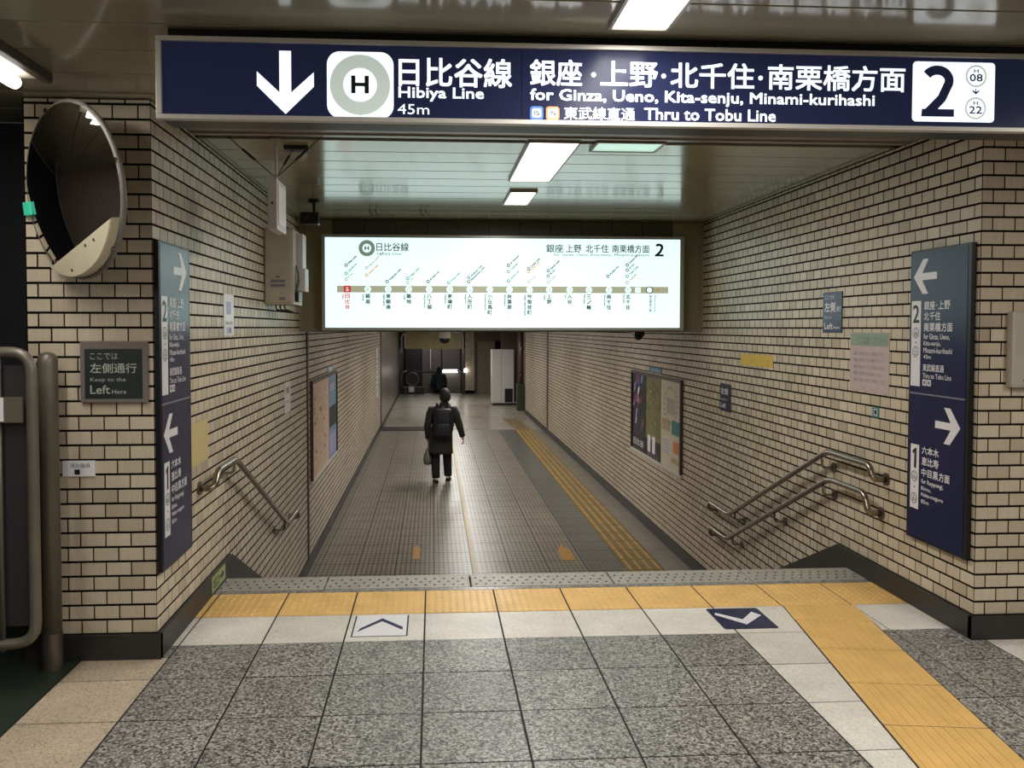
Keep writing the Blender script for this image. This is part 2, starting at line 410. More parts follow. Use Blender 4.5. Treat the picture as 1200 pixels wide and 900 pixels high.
def world_loc(o):
    v = Vector((0, 0, 0))
    while o is not None:
        v += Vector(o.location); o = o.parent
    return v
def smooth_path(pts, r=0.05, n=5):
    pts = [Vector(p) for p in pts]; out = [pts[0]]
    for i in range(1, len(pts)-1):
        a, b, c = pts[i-1], pts[i], pts[i+1]
        d1 = (a-b); d2 = (c-b); k = min(r, d1.length*0.45, d2.length*0.45)
        p0 = b+d1.normalized()*k; p2 = b+d2.normalized()*k
        for j in range(n+1):
            t = j/n; out.append(p0*(1-t)**2+b*2*t*(1-t)+p2*t*t)
    out.append(pts[-1]); return out
def thing(name, label, cat, loc=(0, 0, 0), group=None):
    o = bpy.data.objects.new(name, None); COL.objects.link(o); o.location = loc; o.empty_display_size = 0.1
    o['label'] = label; o['category'] = cat
    if group: o['group'] = group
    return o
def tag(o, label, cat, group=None):
    o['label'] = label; o['category'] = cat
    if group: o['group'] = group
    return o
def struct(name, loc=(0, 0, 0)):
    o = bpy.data.objects.new(name, None); COL.objects.link(o); o.location = loc; o['kind'] = 'structure'; return o
def link_mesh(name, me, parent, loc, rz=0.0):
    o = bpy.data.objects.new(name, me); COL.objects.link(o); o.parent = parent
    o.location = Vector(loc)-world_loc(parent); o.rotation_euler = (0, 0, rz); return o

XL, XR, YF, ZC, ZL = -1.30, 2.70, 4.03, 2.61, -0.96
TW, TH, Z0 = 0.115, 0.0685, 0.118       # wall tile pitch and height of the first course
G = 0.012

# ------------------------------------------------------------------ setting: wall tiles
def tile_mesh(w, h, name):
    """one tile lying against a wall in the XZ plane, front towards -Y, centred"""
    mb = MB(); a, b = w/2, h/2; i = 0.0010
    def rg(x, z, y): return [(-x, y, -z), (x, y, -z), (x, y, z), (-x, y, z)]
    vs = rg(a+0.0004, b+0.0004, 0.008)+rg(a, b, 0.0011)+rg(a-i, b-i, 0)
    fs = [(8, 9, 10, 11)]
    for k in (0, 4):
        fs += [(k+j, k+(j+1) % 4, k+4+(j+1) % 4, k+4+j) for j in range(4)]
    me = bpy.data.meshes.new(name); me.from_pydata(vs, [], fs); me.materials.append(MATS['tile']); me.materials.append(MATS['grout'])
    for p in me.polygons[1:5]: p.material_index = 1      # mortar smeared over the tile edges
    me.update(); return me
GH, GV = 0.0104, 0.0058
TILE_FULL = tile_mesh(TW-GV, TH-GH, 'wall_tile'); TILE_HALF = tile_mesh(TW/2-GV, TH-GH, 'half_wall_tile')

def stuff_tile(mb, origin, U, Nrm, u0, u1, z0, z1, tint):
    V = Vector((0, 0, 1)); i = 0.0008
    P = lambda u, z, n: origin+U*u+V*z+Nrm*n
    vs = [P(u0, z0, -0.008), P(u1, z0, -0.008), P(u1, z1, -0.008), P(u0, z1, -0.008),
          P(u0+i, z0+i, 0), P(u1-i, z0+i, 0), P(u1-i, z1-i, 0), P(u0+i, z1-i, 0)]
    fs = [(4, 5, 6, 7), (0, 1, 5, 4), (1, 2, 6, 5), (2, 3, 7, 6), (3, 0, 4, 7)]
    b = len(mb.v); mb.v += vs; k = mb.mi('tile'); kg = mb.mi('grout')
    for q, f in enumerate(fs):
        mb.f.append(tuple(b+j for j in f)); mb.m.append(k if q == 0 else kg); mb.t.append(tint)

def course(length, half_first):
    """(start, end) of the tiles of one course"""
    out = []; u = 0.0
    if half_first: out.append((0.0, TW/2)); u = TW/2
    while u < length-1e-4:
        e = min(u+TW, length)
        if e-u > 0.02: out.append((u, e))
        u += TW
    return out

def tiled_wall(parent, origin, U, Nrm, length, zmin, zmax, half_on, single, zmax_fn=None, zmin_fn=None):
    """single(u, z) -> True where a tile is an object of its own"""
    rz = math.atan2(U.y, U.x)
    mb = MB(); n1 = 0
    k0 = int(math.floor((zmin-Z0)/TH)); k1 = int(math.ceil((zmax-Z0)/TH))
    for k in range(k0, k1):
        z0 = Z0+k*TH; z1 = z0+TH
        for (u0, u1) in course(length, (k % 2 == 0) == half_on):
            um = (u0+u1)/2; zt = zmax_fn(um) if zmax_fn else zmax
            zb = zmin_fn(um) if zmin_fn else zmin
            if z0 > zt-0.02 or z1 < zb+0.001: continue
            zz1 = min(z1, zt); zz0 = z0
            full = abs((u1-u0)-TW) < 1e-3; half = abs((u1-u0)-TW/2) < 1e-3
            if n1 < 300 and (full or half) and zz1 == z1 and single(um, (z0+z1)/2):
                p = origin+U*um+Vector((0, 0, (z0+z1)/2+GH*0))
                link_mesh('wall_tile' if full else 'half_wall_tile', TILE_FULL if full else TILE_HALF, parent, p, rz); n1 += 1
            else:
                stuff_tile(mb, origin, U, Nrm, u0+GV/2, u1-GV/2, zz0+GH/2, zz1-GH/2, random.random())
    if mb.v: mb.build('wall_tiles', parent, kind='stuff', tint=True)
    return n1

Ux, Uy, Vz = Vector((1, 0, 0)), Vector((0, 1, 0)), Vector((0, 0, 1))
def low_line(y):            # top of the baseboard along the stair walls
    if y < 5.43: return 0.118
    if y > 7.51: return -0.842
    return 0.118-(y-5.43)*0.4615
def low_bottom(y):
    if y < 5.28: return 0.0
    if y > 6.98: return ZL
    return 0.0-(y-5.28)*(0.96/1.70)
def head_line(y): return ZC if y < 8.36 else 1.62

# left side wall
wl = struct('wall_left', (XL, YF, ZL))
mb = MB(); mb.box(XL-0.20, YF+0.008, ZL-0.1, XL-0.007, 21.0, ZC+0.05, 'grout'); mb.build('wall_backing', wl)
# U runs away from the camera: tiles face +X, so mirror by using U=+Y with rotation +90 deg
def spanY(parent, x, face, y0, y1, half_on, single, ztop, zbot):
    """tiled side wall; face=+1 looks to +X, -1 looks to -X"""
    mb = MB(); n1 = 0
    for k in range(-17, 37):
        z0 = Z0+k*TH; z1 = z0+TH
        for (u0, u1) in course(y1-y0, (k % 2 == 0) == half_on):
            ym = y0+(u0+u1)/2
            if z0 > ztop(ym)-0.02 or z1 < zbot(ym)-0.002: continue
            zz1 = min(z1, ztop(ym)); full = abs(u1-u0-TW) < 1e-3; half = abs(u1-u0-TW/2) < 1e-3
            if n1 < 300 and (full or half) and zz1 == z1 and single(ym, (z0+z1)/2):
                link_mesh('wall_tile' if full else 'half_wall_tile', TILE_FULL if full else TILE_HALF, parent,
                          (x, ym, (z0+z1)/2), math.pi/2 if face > 0 else -math.pi/2); n1 += 1
            else:
                if face > 0: stuff_tile(mb, Vector((x, 0, 0)), Uy, Vector((1, 0, 0)), y0+u0+GV/2, y0+u1-GV/2, z0+GH/2, zz1-GH/2, random.random())
                else: stuff_tile(mb, Vector((x, 0, 0)), -Uy, Vector((-1, 0, 0)), -(y0+u1-GV/2), -(y0+u0+GV/2), z0+GH/2, zz1-GH/2, random.random())
    mb.build('wall_tiles', parent, kind='stuff', tint=True)
spanY(wl, XL, +1, YF, 20.9, True, lambda y, z: y < 5.3 and not (y < 4.6 and 0.3 < z < 2.0), head_line, low_line)
# right side wall
wr = struct('wall_right', (XR, YF, ZL))
mb = MB(); mb.box(XR+0.007, YF+0.008, ZL-0.1, XR+0.25, 24.72, ZC+0.05, 'grout'); mb.build('wall_backing', wr)
spanY(wr, XR, -1, YF, 24.7, False, lambda y, z: y < 5.6 and not (y < 4.65 and 0.35 < z < 2.02), head_line, low_line)

# front faces of the two corner piers (towards the hall)
wfl = struct('wall_front_left', (-1.6, YF, 0))
mb = MB(); mb.box(-1.875, YF+0.007, 0, XL-0.008, YF+0.45, ZC+0.05, 'grout'); mb.build('wall_backing', wfl)
def front(parent, x0, x1, from_right, half_on, single):
    mb = MB(); n1 = 0
    for k in range(0, 37):
        z0 = Z0+k*TH; z1 = min(z0+TH, ZC)
        if z1-z0 < 0.02: continue
        for (u0, u1) in course(x1-x0, (k % 2 == 0) == half_on):
            a, b = (x1-u1, x1-u0) if from_right else (x0+u0, x0+u1)
            full = abs(u1-u0-TW) < 1e-3; half = abs(u1-u0-TW/2) < 1e-3
            if n1 < 300 and (full or half) and z1 == z0+TH and single((a+b)/2):
                link_mesh('wall_tile' if full else 'half_wall_tile', TILE_FULL if full else TILE_HALF, parent, ((a+b)/2, YF, (z0+z1)/2)); n1 += 1
            else:
                stuff_tile(mb, Vector((0, YF, 0)), Ux, Vector((0, -1, 0)), a+GV/2, b-GV/2, z0+GH/2, z1-GH/2, random.random())
    if mb.v: mb.build('wall_tiles', parent, kind='stuff', tint=True)
front(wfl, -1.87, XL, True, False, lambda x: True)
wfr = struct('wall_front_right', (3.6, YF, 0))
mb = MB(); mb.box(XR+0.008, YF+0.007, 0, 6.0, YF+0.45, ZC+0.05, 'grout'); mb.build('wall_backing', wfr)
front(wfr, XR, 6.0, False, True, lambda x: x < 3.05)

# hall walls out of the picture and the unlit passage on the left
wb = struct('wall_back', (0, -6, 0)); mb = MB(); mb.box(-6, -6.1, 0, 6, -6.0, ZC, 'hall_wall'); mb.build('wall_panel', wb)
w2 = struct('wall_far_right', (6, 0, 0)); mb = MB(); mb.box(6.0, -6, 0, 6.1, 4.4, ZC, 'hall_wall'); mb.build('wall_panel', w2)
w3 = struct('wall_far_left', (-6, 0, 0)); mb = MB(); mb.box(-6.1, -6, 0, -6.0, 4.5, ZC, 'hall_brown'); mb.build('wall_panel', w3)
w4 = struct('wall_passage', (-4, 6.4, 0)); mb = MB(); mb.box(-6.0, 4.55, 0, -1.88, 4.65, ZC, 'passage_shade'); mb.build('wall_panel', w4)  # near-black colour stands for the unlit depth of the passage

# baseboards
def side_base(name, x0, x1):
    o = struct(name, (x0, YF, ZL)); mb = MB()
    poly = [(YF-0.02, 0.0), (YF-0.02, 0.118), (5.43, 0.118), (7.51, -0.842), (21.0 if x0 < 0 else 24.7, -0.842),
            (21.0 if x0 < 0 else 24.7, ZL-0.02), (6.9, ZL-0.02), (5.1, -0.05)]
    mb.prism(poly, x0, x1, 'baseboard', axis='x'); mb.build('board', o); return o
side_base('baseboard_left', XL-0.01, XL+0.022); side_base('baseboard_right', XR-0.022, XR+0.01)
o = struct('baseboard_front_left', (-1.6, YF, 0)); mb = MB(); mb.box(-1.895, YF-0.022, 0, XL+0.022, YF+0.01, 0.118, 'baseboard'); mb.build('board', o)
o = struct('baseboard_front_right', (4, YF, 0)); mb = MB(); mb.box(XR-0.022, YF-0.022, 0, 6.0, YF+0.01, 0.118, 'baseboard'); mb.build('board', o)

# ------------------------------------------------------------------ setting: upper floor
fl = struct('floor', (0, 3, -0.012))
mb = MB(); mb.box(-6, -6, -0.3, 6, 4.06, -0.003, 'floor_joint'); mb.box(XL-0.2, 4.05, -0.3, XR+0.2, 5.02, -0.0032, 'floor_joint'); mb.build('floor_bed', fl)
mb = MB(); mb.box(-6, -6, -0.004, 6, 1.16, 0.0, 'granite_grey'); mb.build('granite_paving', fl)
mb = MB(); mb.box(-6, 1.165, -0.008, -1.652, 4.55, 0.0, 'green_floor'); mb.build('green_flooring', fl)
def clip(poly, a, b, c):     # keep a*x+b*y <= c
    out = []
    for i in range(len(poly)):
        p, q = poly[i], poly[(i+1) % len(poly)]
        dp, dq = a*p[0]+b*p[1]-c, a*q[0]+b*q[1]-c
        if dp <= 0: out.append(p)
        if (dp < 0 < dq) or (dq < 0 < dp):
            t = dp/(dp-dq); out.append((p[0]+(q[0]-p[0])*t, p[1]+(q[1]-p[1])*t))
    return out
def parea(p): return abs(sum(p[i][0]*p[(i+1) % len(p)][1]-p[(i+1) % len(p)][0]*p[i][1] for i in range(len(p))))/2
J = 0.0044
KSL = 0.139
def strip_left(y): return 1.955-KSL*(4.577-y)
def place_tile(name, m, x0, y0, x1, y1, cut=None, h=0.0):
    poly = [(x0+J, y0+J), (x1-J, y0+J), (x1-J, y1-J), (x0+J, y1-J)]
    if cut == 'left':   poly = clip(poly, 1, -KSL, 1.955-KSL*4.577-0.004)
    if cut == 'right':  poly = clip(poly, -1, KSL, -(1.955+0.409-KSL*4.577+0.002))
    if len(poly) < 3 or parea(poly) < 0.0012: return
    mb = MB(); mb.prism(poly, -0.010, random.uniform(-0.0006, 0.0006)+h, m, inset=0.0008); mb.build(name, fl)
xs = [-1.2469+0.4*i for i in range(8)]        # -1.247 ... 1.553
rows = [4.577-0.4*i for i in range(1, 10)]
# white row in front of the warning tiles
for i in range(-1, 11):
    x0 = max(-1.2469+0.4*i, XL-0.0); x1 = min(-1.2469+0.4*(i+1), XR)
    if x0 >= 1.54:
        place_tile('white_tile', 'stone_white', x0, 4.177, x1, 4.577, 'left'); place_tile('white_tile', 'stone_white', x0, 4.177, x1, 4.577, 'right')
    else: place_tile('white_tile', 'stone_white', x0, 4.177, x1, 4.577)
for r in rows[:-1]:
    y0, y1 = r-0.4, r
    yb = y1 if y1 <= 4.03 else y1
    for i in range(7): place_tile('granite_tile', 'granite_grey', xs[i], y0, xs[i+1], y1)
    place_tile('white_tile', 'stone_white', 1.5531, y0, 1.9531, y1, 'left')
    for k in range(3):
        x0 = 1.5531+0.4*k; x1 = min(x0+0.4, 2.7531)
        place_tile('granite_tile', 'granite_grey', x0, y0, x1, y1, 'right')
    yt = min(y1, YF-0.001)
    if y1 > YF: place_tile('granite_tile', 'granite_grey', XL, YF, -1.2469, y1)
    place_tile('beige_tile', 'stone_beige', -1.6469, y0, -1.2469, yt)
    place_tile('white_tile', 'stone_white', 2.7531, y0, 3.1531, yt)
    for k in range(3): place_tile('granite_tile', 'granite_grey', 3.1531+0.4*k, y0, 3.5531+0.4*k, yt)
# yellow warning tiles before the stair (small studs) - one mesh, copied
def stud_tile(w):
    mb = MB(); mb.prism([(J, J), (w-J, J), (w-J, 0.4-J), (J, 0.4-J)], -0.010, 0.0, 'tactile_yellow', inset=0.0012)
    nx = max(1, int(w/0.04))
    for i in range(nx):
        for j in range(10):
            cx, cy = 0.02+i*0.04, 0.02+j*0.04
            if cx > w-0.012: continue
            lo = [(cx+0.011*math.cos(a*math.pi/3), cy+0.011*math.sin(a*math.pi/3), -0.0002) for a in range(6)]
            hi = [(cx+0.006*math.cos(a*math.pi/3), cy+0.006*math.sin(a*math.pi/3), 0.0032) for a in range(6)]
            mb.add(lo+hi, [(6, 7, 8, 9, 10, 11)]+[(a, (a+1) % 6, 6+(a+1) % 6, 6+a) for a in range(6)], 'tactile_yellow')
    me = bpy.data.meshes.new('warning_tile'); me.from_pydata(mb.v, [], mb.f); me.materials.append(MATS['tactile_yellow']); me.update(); return me
WT = stud_tile(0.4)
for i in range(9): link_mesh('warning_tile', WT, fl, (-1.2469+0.4*i, 4.577, 0.0))
link_mesh('warning_tile', stud_tile(0.053), fl, (XL, 4.577, 0.0)); link_mesh('warning_tile', stud_tile(0.345), fl, (2.3531, 4.577, 0.0))
# yellow guiding tiles with long bars, running obliquely towards the camera
def bar_tile(l):
    mb = MB(); w = 0.405; mb.prism([(J, J), (w-J, J), (w-J, l-J), (J, l-J)], -0.010, 0.0, 'tactile_yellow', inset=0.0012)
    for i in range(9):
        x = 0.024+i*0.0395
        mb.prism([(x, 0.008), (x+0.018, 0.008), (x+0.018, l-0.008), (x, l-0.008)], -0.0005, 0.0036, 'tactile_yellow', inset=0.003)
    me = bpy.data.meshes.new('guide_tile'); me.from_pydata(mb.v, [], mb.f); me.materials.append(MATS['tactile_yellow']); me.update(); return me
ang = math.atan(KSL); BT = bar_tile(0.399); BS = bar_tile(0.222)
dxy = Vector((-math.sin(ang), -math.cos(ang), 0))
p0 = Vector((1.957, 4.577, 0.0))
p = p0+dxy*0.226
_r = Vector((math.cos(ang), -math.sin(ang), 0))*0.405
mb = MB(); mb.prism([(p.x+0.002, p.y+0.003), (p.x+_r.x, p.y+_r.y+0.003), (2.366, 4.574), (1.960, 4.574)], -0.01, 0.0, 'tactile_yellow', inset=0.001)
for i in range(9):
    q = p+_r*((0.033+i*0.0395)/0.405); d_ = -dxy; k_ = (4.560-q.y)/d_.y
    a_, b_ = q+d_*0.012, q+d_*k_; w_ = _r.normalized()*0.009
    mb.prism([tuple((a_-w_)[:2]), tuple((a_+w_)[:2]), tuple((b_+w_)[:2]), tuple((b_-w_)[:2])], -0.0005, 0.0036, 'tactile_yellow', inset=0.003)
mb.build('guide_tile', fl)
for i in range(8):
    p = p+dxy*0.399; link_mesh('guide_tile', BT, fl, p, -ang)
# nosing stones along the top edge of the stair, with dark grit studs
nose_xs = [XL, -0.655, 0.225, 1.10, 1.965, XR]
for a, b in zip(nose_xs[:-1], nose_xs[1:]):
    mb = MB(); mb.prism([(a+J, 5.035), (b-J, 5.035), (b-J, 5.29), (a+J, 5.29)], -0.04, 0.0, 'nosing_stone', inset=0.003)
    ns = mb.build('nosing_stone', fl)
    mb = MB()
    for r in range(3):
        n = int((b-a)/0.057)
        for i in range(n):
            cx = a+0.035+i*0.057+(0.028 if r % 2 else 0); cy = 5.085+r*0.062
            if cx > b-0.02: continue
            mb.prism([(cx+0.008*math.cos(t*math.pi/3), cy+0.008*math.sin(t*math.pi/3)) for t in range(6)], -0.002, 0.0012, 'grout')
    mb.build('grit_studs', ns, kind='stuff')
mb = MB(); mb.box(XL, 4.98, -0.05, XR, 5.033, -0.0015, 'granite_grey'); mb.build('grey_joint_strip', fl)

# ------------------------------------------------------------------ setting: stairs and lower floor
st = struct('stairs', (0.7, 5.3, ZL))
for i in range(6):
    y0 = 5.285+0.34*(i-1) if i else 5.02
    y1 = 5.285+0.34*i
    mb = MB()
    if i == 0: mb.box(XL+0.0, 5.02, ZL-0.1, XR, 5.285, -0.05, 'stair_tread')
    else: mb.box(XL, y0-0.002, ZL-0.1, XR, y1, -0.16*i, 'stair_tread', bev=0.008)
    mb.build('stair_step', st)
mb = MB(); mb.box(XL, 5.26, -0.045, XR, 5.296, -0.006, 'panel_edge'); mb.build('edge_strip', st)
lf = struct('floor_lower', (0.7, 18, ZL-0.2))
mb = MB(); mb.box(XL-0.1, 6.9, ZL-0.3, XR+0.3, 32.0, ZL-0.009, 'floor_joint'); mb.build('floor_bed', lf)
mb = MB()
y = 6.99
while y < 20.7:
    yn = min(y+0.4, 20.75)
    for i in range(10):
        x0 = -1.2+0.4*i; x1 = x0+0.4
        if i == 0:
            mb.prism([(XL, y+0.003), (x0-0.003, y+0.003), (x0-0.003, yn-0.003), (XL, yn-0.003)], ZL-0.02, ZL, 'ribbed_tile')
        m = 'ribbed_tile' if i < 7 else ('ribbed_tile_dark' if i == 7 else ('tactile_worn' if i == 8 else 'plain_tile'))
        if i == 9: x1 = XR
        mb.prism([(x0+0.003, y+0.003), (x1-0.003, y+0.003), (x1-0.003, yn-0.003), (x0+0.003, yn-0.003)], ZL-0.02, ZL, m)
        if i == 8:
            for k in range(4):
                xb = x0+0.04+0.1*k
                mb.prism([(xb, y+0.015), (xb+0.03, y+0.015), (xb+0.03, yn-0.015), (xb, yn-0.015)], ZL-0.001, ZL+0.005, 'tactile_bar', inset=0.003)
    y = yn
mb.build('floor_tiles', lf, kind='stuff')
mb = MB(); mb.box(0.405, 6.99, ZL-0.005, 0.452, 20.75, ZL+0.002, 'line_yellow'); mb.build('centre_line', lf)
mb = MB()
yy = 20.75
while yy < 31.9:
    yn = min(yy+0.9, 32.0)
    x = XL
    while x < XR+0.2:
        mb.prism([(x+0.002, yy+0.002), (x+0.898, yy+0.002), (x+0.898, yn-0.002), (x+0.002, yn-0.002)], ZL-0.02, ZL, 'smooth_floor'); x += 0.9
    yy = yn
mb.build('landing_tiles', lf, kind='stuff')
for i in range(13):
    mb = MB(); yb = 20.8+0.4*i; xo = 2.05-0.03*i
    if i < 6:
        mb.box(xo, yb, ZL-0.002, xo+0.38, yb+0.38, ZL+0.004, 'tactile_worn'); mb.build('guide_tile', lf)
mb = MB(); mb.box(-1.26, 20.6, ZL-0.005, -0.1, 21.4, ZL+0.012, 'dark_mat', bev=0.004); tag(mb.build('floor_mat'), 'dark mat lying across part of the corridor floor beyond the walker', 'mat')
for (xa, xb, yb0, yb1, lab) in ((-0.25, -0.13, 9.15, 9.75, 'narrow worn orange marker on the corridor floor between single handrail and centre line'),
                                (1.38, 1.56, 9.0, 9.65, 'wider worn orange marker on the corridor floor near the yellow guide path')):
    mb = MB(); xm = (xa+xb)/2
    mb.prism([(xa+0.02, yb0), (xb-0.02, yb0), (xb-0.02, yb0+0.35), (xb, yb0+0.35), (xm, yb1), (xa, yb0+0.35), (xa+0.02, yb0+0.35)], ZL-0.001, ZL+0.002, 'orange_mark')
    tag(mb.build('floor_marker'), lab, 'floor marking')

# ------------------------------------------------------------------ setting: ceiling
ce = struct('ceiling', (0, 2, ZC))
mb = MB(); mb.box(-6.1, -6.1, ZC+0.012, 6.1, 4.5, ZC+0.2, 'ceiling_gap'); mb.box(XL-0.2, 4.5, ZC+0.012, XR+0.25, 8.7, ZC+0.2, 'ceiling_gap'); mb.build('ceiling_bed', ce)
y = 5.14-0.3*37
HOLES = [(0.62, 0.81, 2.30)]
while y < 8.3:
    if y+0.3 <= 4.55: x0, x1 = -6.0, 6.0
    else: x0, x1 = XL-0.02, XR+0.02
    if not (4.5 < y+0.15 < 4.7):
        mb = MB(); y1_ = min(y+0.3, 8.36)
        mb.box(x0, y+0.005, ZC, x1, y1_-0.005, ZC+0.013, 'ceiling_metal', bev=0.003); mb.build('ceiling_panel', ce)
    y += 0.3
# shutter track across the head of the stair
mb = MB(); mb.box(XL, 4.45, ZC-0.004, XR, 4.75, ZC+0.02, 'rail_metal'); mb.box(XL, 4.50, ZC-0.012, XR, 4.525, ZC, 'rail_metal', bev=0.002); mb.box(XL, 4.66, ZC-0.012, XR, 4.685, ZC, 'rail_metal', bev=0.002)
o = struct('trim_1', (0.7, 4.6, ZC)); mb.build('shutter_track', o)
mb = MB(); mb.box(XL-0.015, 8.78, ZL+0.118, XL+0.012, 8.86, 1.6, 'door_frame'); o = struct('trim_2', (XL, 8.8, ZL)); mb.build('expansion_joint', o)
mb = MB(); mb.box(XR-0.01, 19.75, ZL+0.118, XR+0.015, 19.95, 1.6, 'door_frame'); o = struct('trim_3', (XR, 19.8, ZL)); mb.build('expansion_joint', o)
# corridor ceiling
cl = struct('ceiling_lower', (0.7, 20, 1.62)); mb = MB(); mb.box(XL-0.2, 8.6, 1.62, XR+0.3, 40.0, 1.8, 'ceiling_metal'); mb.build('ceiling_sheet', cl)
for yv in COR_LAMPS:
    mb = MB(); mb.box(0.56, yv-0.62, 1.60, 0.84, yv+0.62, 1.625, 'lamp_diffuser'); mb.build('lamp_panel', cl)

# bulkhead behind the lit map
bk = struct('wall_bulkhead', (0.7, 8.4, 1.52))
mb = MB(); mb.box(XL, 8.375, 1.52, XR, 8.62, ZC+0.05, 'bulkhead'); mb.build('bulkhead_core', bk)
for i in range(13):
    a = XL+0.02+i*0.3055; mb = MB(); mb.box(a+0.003, 8.355, 1.545, a+0.302, 8.38, ZC-0.005, 'bulkhead_shaded' if 0 < i < 12 else 'bulkhead', bev=0.003); mb.build('bulkhead_panel', bk)
mb = MB(); mb.box(XL, 8.34, 1.515, XR, 8.385, 1.55, 'rail_metal'); mb.box(XR-0.03, 8.34, 1.55, XR, 8.385, ZC, 'bulkhead'); mb.box(XL, 8.34, 1.55, XL+0.03, 8.385, ZC, 'bulkhead'); mb.build('bulkhead_edge', bk)

# ------------------------------------------------------------------ ceiling lamps
def lamp(x0, x1, y0, y1, label, group=None, dm='lamp_diffuser', zc=ZC):
    t = thing('ceiling_lamp', label, 'lamp', ((x0+x1)/2, (y0+y1)/2, zc-0.03), group)
    mb = MB(); w = 0.012
    mb.box(x0-w, y0-w, zc-0.018, x0, y1+w, zc+0.004, 'lamp_frame'); mb.box(x1, y0-w, zc-0.018, x1+w, y1+w, zc+0.004, 'lamp_frame')
    mb.box(x0, y0-w, zc-0.018, x1, y0, zc+0.004, 'lamp_frame'); mb.box(x0, y1, zc-0.018, x1, y1+w, zc+0.004, 'lamp_frame'); mb.build('lamp_frame', t)
    mb = MB(); mb.box(x0, y0, zc-0.012, x1, y1, zc+0.002, dm); mb.build('diffuser', t); return t
lamp(0.62, 0.81, 1.66, 2.94, 'bright recessed lamp in the hall ceiling in front of the big navy sign')
lamp(0.545, 0.82, 4.76, 6.01, 'long bright recessed fluorescent lamp in the ceiling over the stair')
lamp(0.60, 0.79, 6.50, 7.16, 'small bright fluorescent lamp in the ceiling just before the lit route map')
lamp(0.93, 1.30, 4.74, 4.97, 'faintly glowing pale green access panel in the ceiling beside the long stair lamp', dm='panel_sheen')  # access panel built like the lamps; its pale sheen is added as emission
for (x, y, p_) in HALL_LAMPS[1:]:
    mb = MB(); mb.box(x-0.095, y-0.62, ZC-0.014, x+0.095, y+0.62, ZC+0.002, 'lamp_diffuser'); mb.build('lamp_panel', ce)
# tube lamp on the left, in a dark open housing
t = thing('tube_lamp', 'bare fluorescent tube in an open housing on the hall ceiling near the round mirror', 'lamp', (-1.68, 2.8, 2.5))
mb = MB(); mb.box(-1.615, 1.7, 2.57, -1.575, 3.66, ZC-0.001, 'door_frame', bev=0.004); mb.box(-1.80, 1.7, 2.59, -1.615, 3.66, ZC-0.001, 'box_paint'); mb.build('housing', t)
mb = MB(); mb.tube([(-1.70, 1.75, 2.555), (-1.70, 3.60, 2.555)], 0.026, 'lamp_tube', 12); mb.build('tube', t)

# ------------------------------------------------------------------ big hanging sign
def two(mb, u0, v0, u1, v1, t, m, n):
    """numeral 2 drawn as one thick stroke and a foot"""
    w, h = u1-u0, v1-v0; cx, cy, rx, ry = u0+w*0.47, v1-h*0.295, w*0.50-t/2, h*0.295-t/2
    pts = [(cx+rx*math.cos(math.radians(a)), cy+ry*math.sin(math.radians(a))) for a in range(148, -35, -8)]
    pts += [(u0+w*0.62, v0+h*0.36), (u0+w*0.36, v0+h*0.18), (u0+w*0.14, v0+h*0.035)]
    L_, R__ = [], []
    for i, p in enumerate(pts):
        a, b = pts[max(i-1, 0)], pts[min(i+1, len(pts)-1)]; dx, dy = b[0]-a[0], b[1]-a[1]; l = math.hypot(dx, dy)
        L_.append((p[0]-dy/l*t/2, p[1]+dx/l*t/2, n)); R__.append((p[0]+dy/l*t/2, p[1]-dx/l*t/2, n))
    vs = L_+R__; k = len(pts)
    mb.add([(x, max(y, v0), z) for x, y, z in vs], [(i, k+i, k+i+1, i+1) for i in range(k-1)], m)
    mb.add([(u0, v0, n+0.0001), (u1, v0, n+0.0001), (u1, v0+t*0.82, n+0.0001), (u0+w*0.02, v0+t*0.82, n+0.0001)], [(0, 1, 2, 3)], m)
SY = 3.05
bs = thing('direction_sign', 'long navy backlit overhead sign with white Japanese and English line names', 'sign', (0.7, SY, 2.285))
mb = MB(); mb.box(-0.955, SY+0.004, 2.292, 2.72, SY+0.16, 2.565, 'panel_edge'); mb.build('sign_case', bs)
mb = MB()
for (a, b, c, d) in ((-0.962, 2.285, 2.73, 2.302), (-0.962, 2.555, 2.73, 2.572), (-0.962, 2.302, -0.943, 2.555), (2.711, 2.302, 2.73, 2.555)):
    mb.box(a, SY-0.012, b, c, SY+0.02, d, 'sign_frame', bev=0.002)
mb.build('sign_frame', bs)
mb = MB(); mb.box(-0.943, SY, 2.302, 0.3175, SY+0.01, 2.555, 'sign_navy'); mb.build('face_panel', bs)
mb = MB(); mb.box(0.3195, SY, 2.302, 2.711, SY+0.01, 2.555, 'sign_navy'); mb.build('face_panel', bs)
mb = MB()
mb.box(-0.93, SY+0.03, 2.565, 2.69, SY+0.12, ZC, 'panel_edge')  # hanger run full width as a dark strip for the shaded gap
mb.build('hanger_shade', bs)
FR = (Vector((0, SY, 0)), Vector((1, 0, 0)), Vector((0, 0, 1)), Vector((0, -1, 0)))
mb = MB(FR)
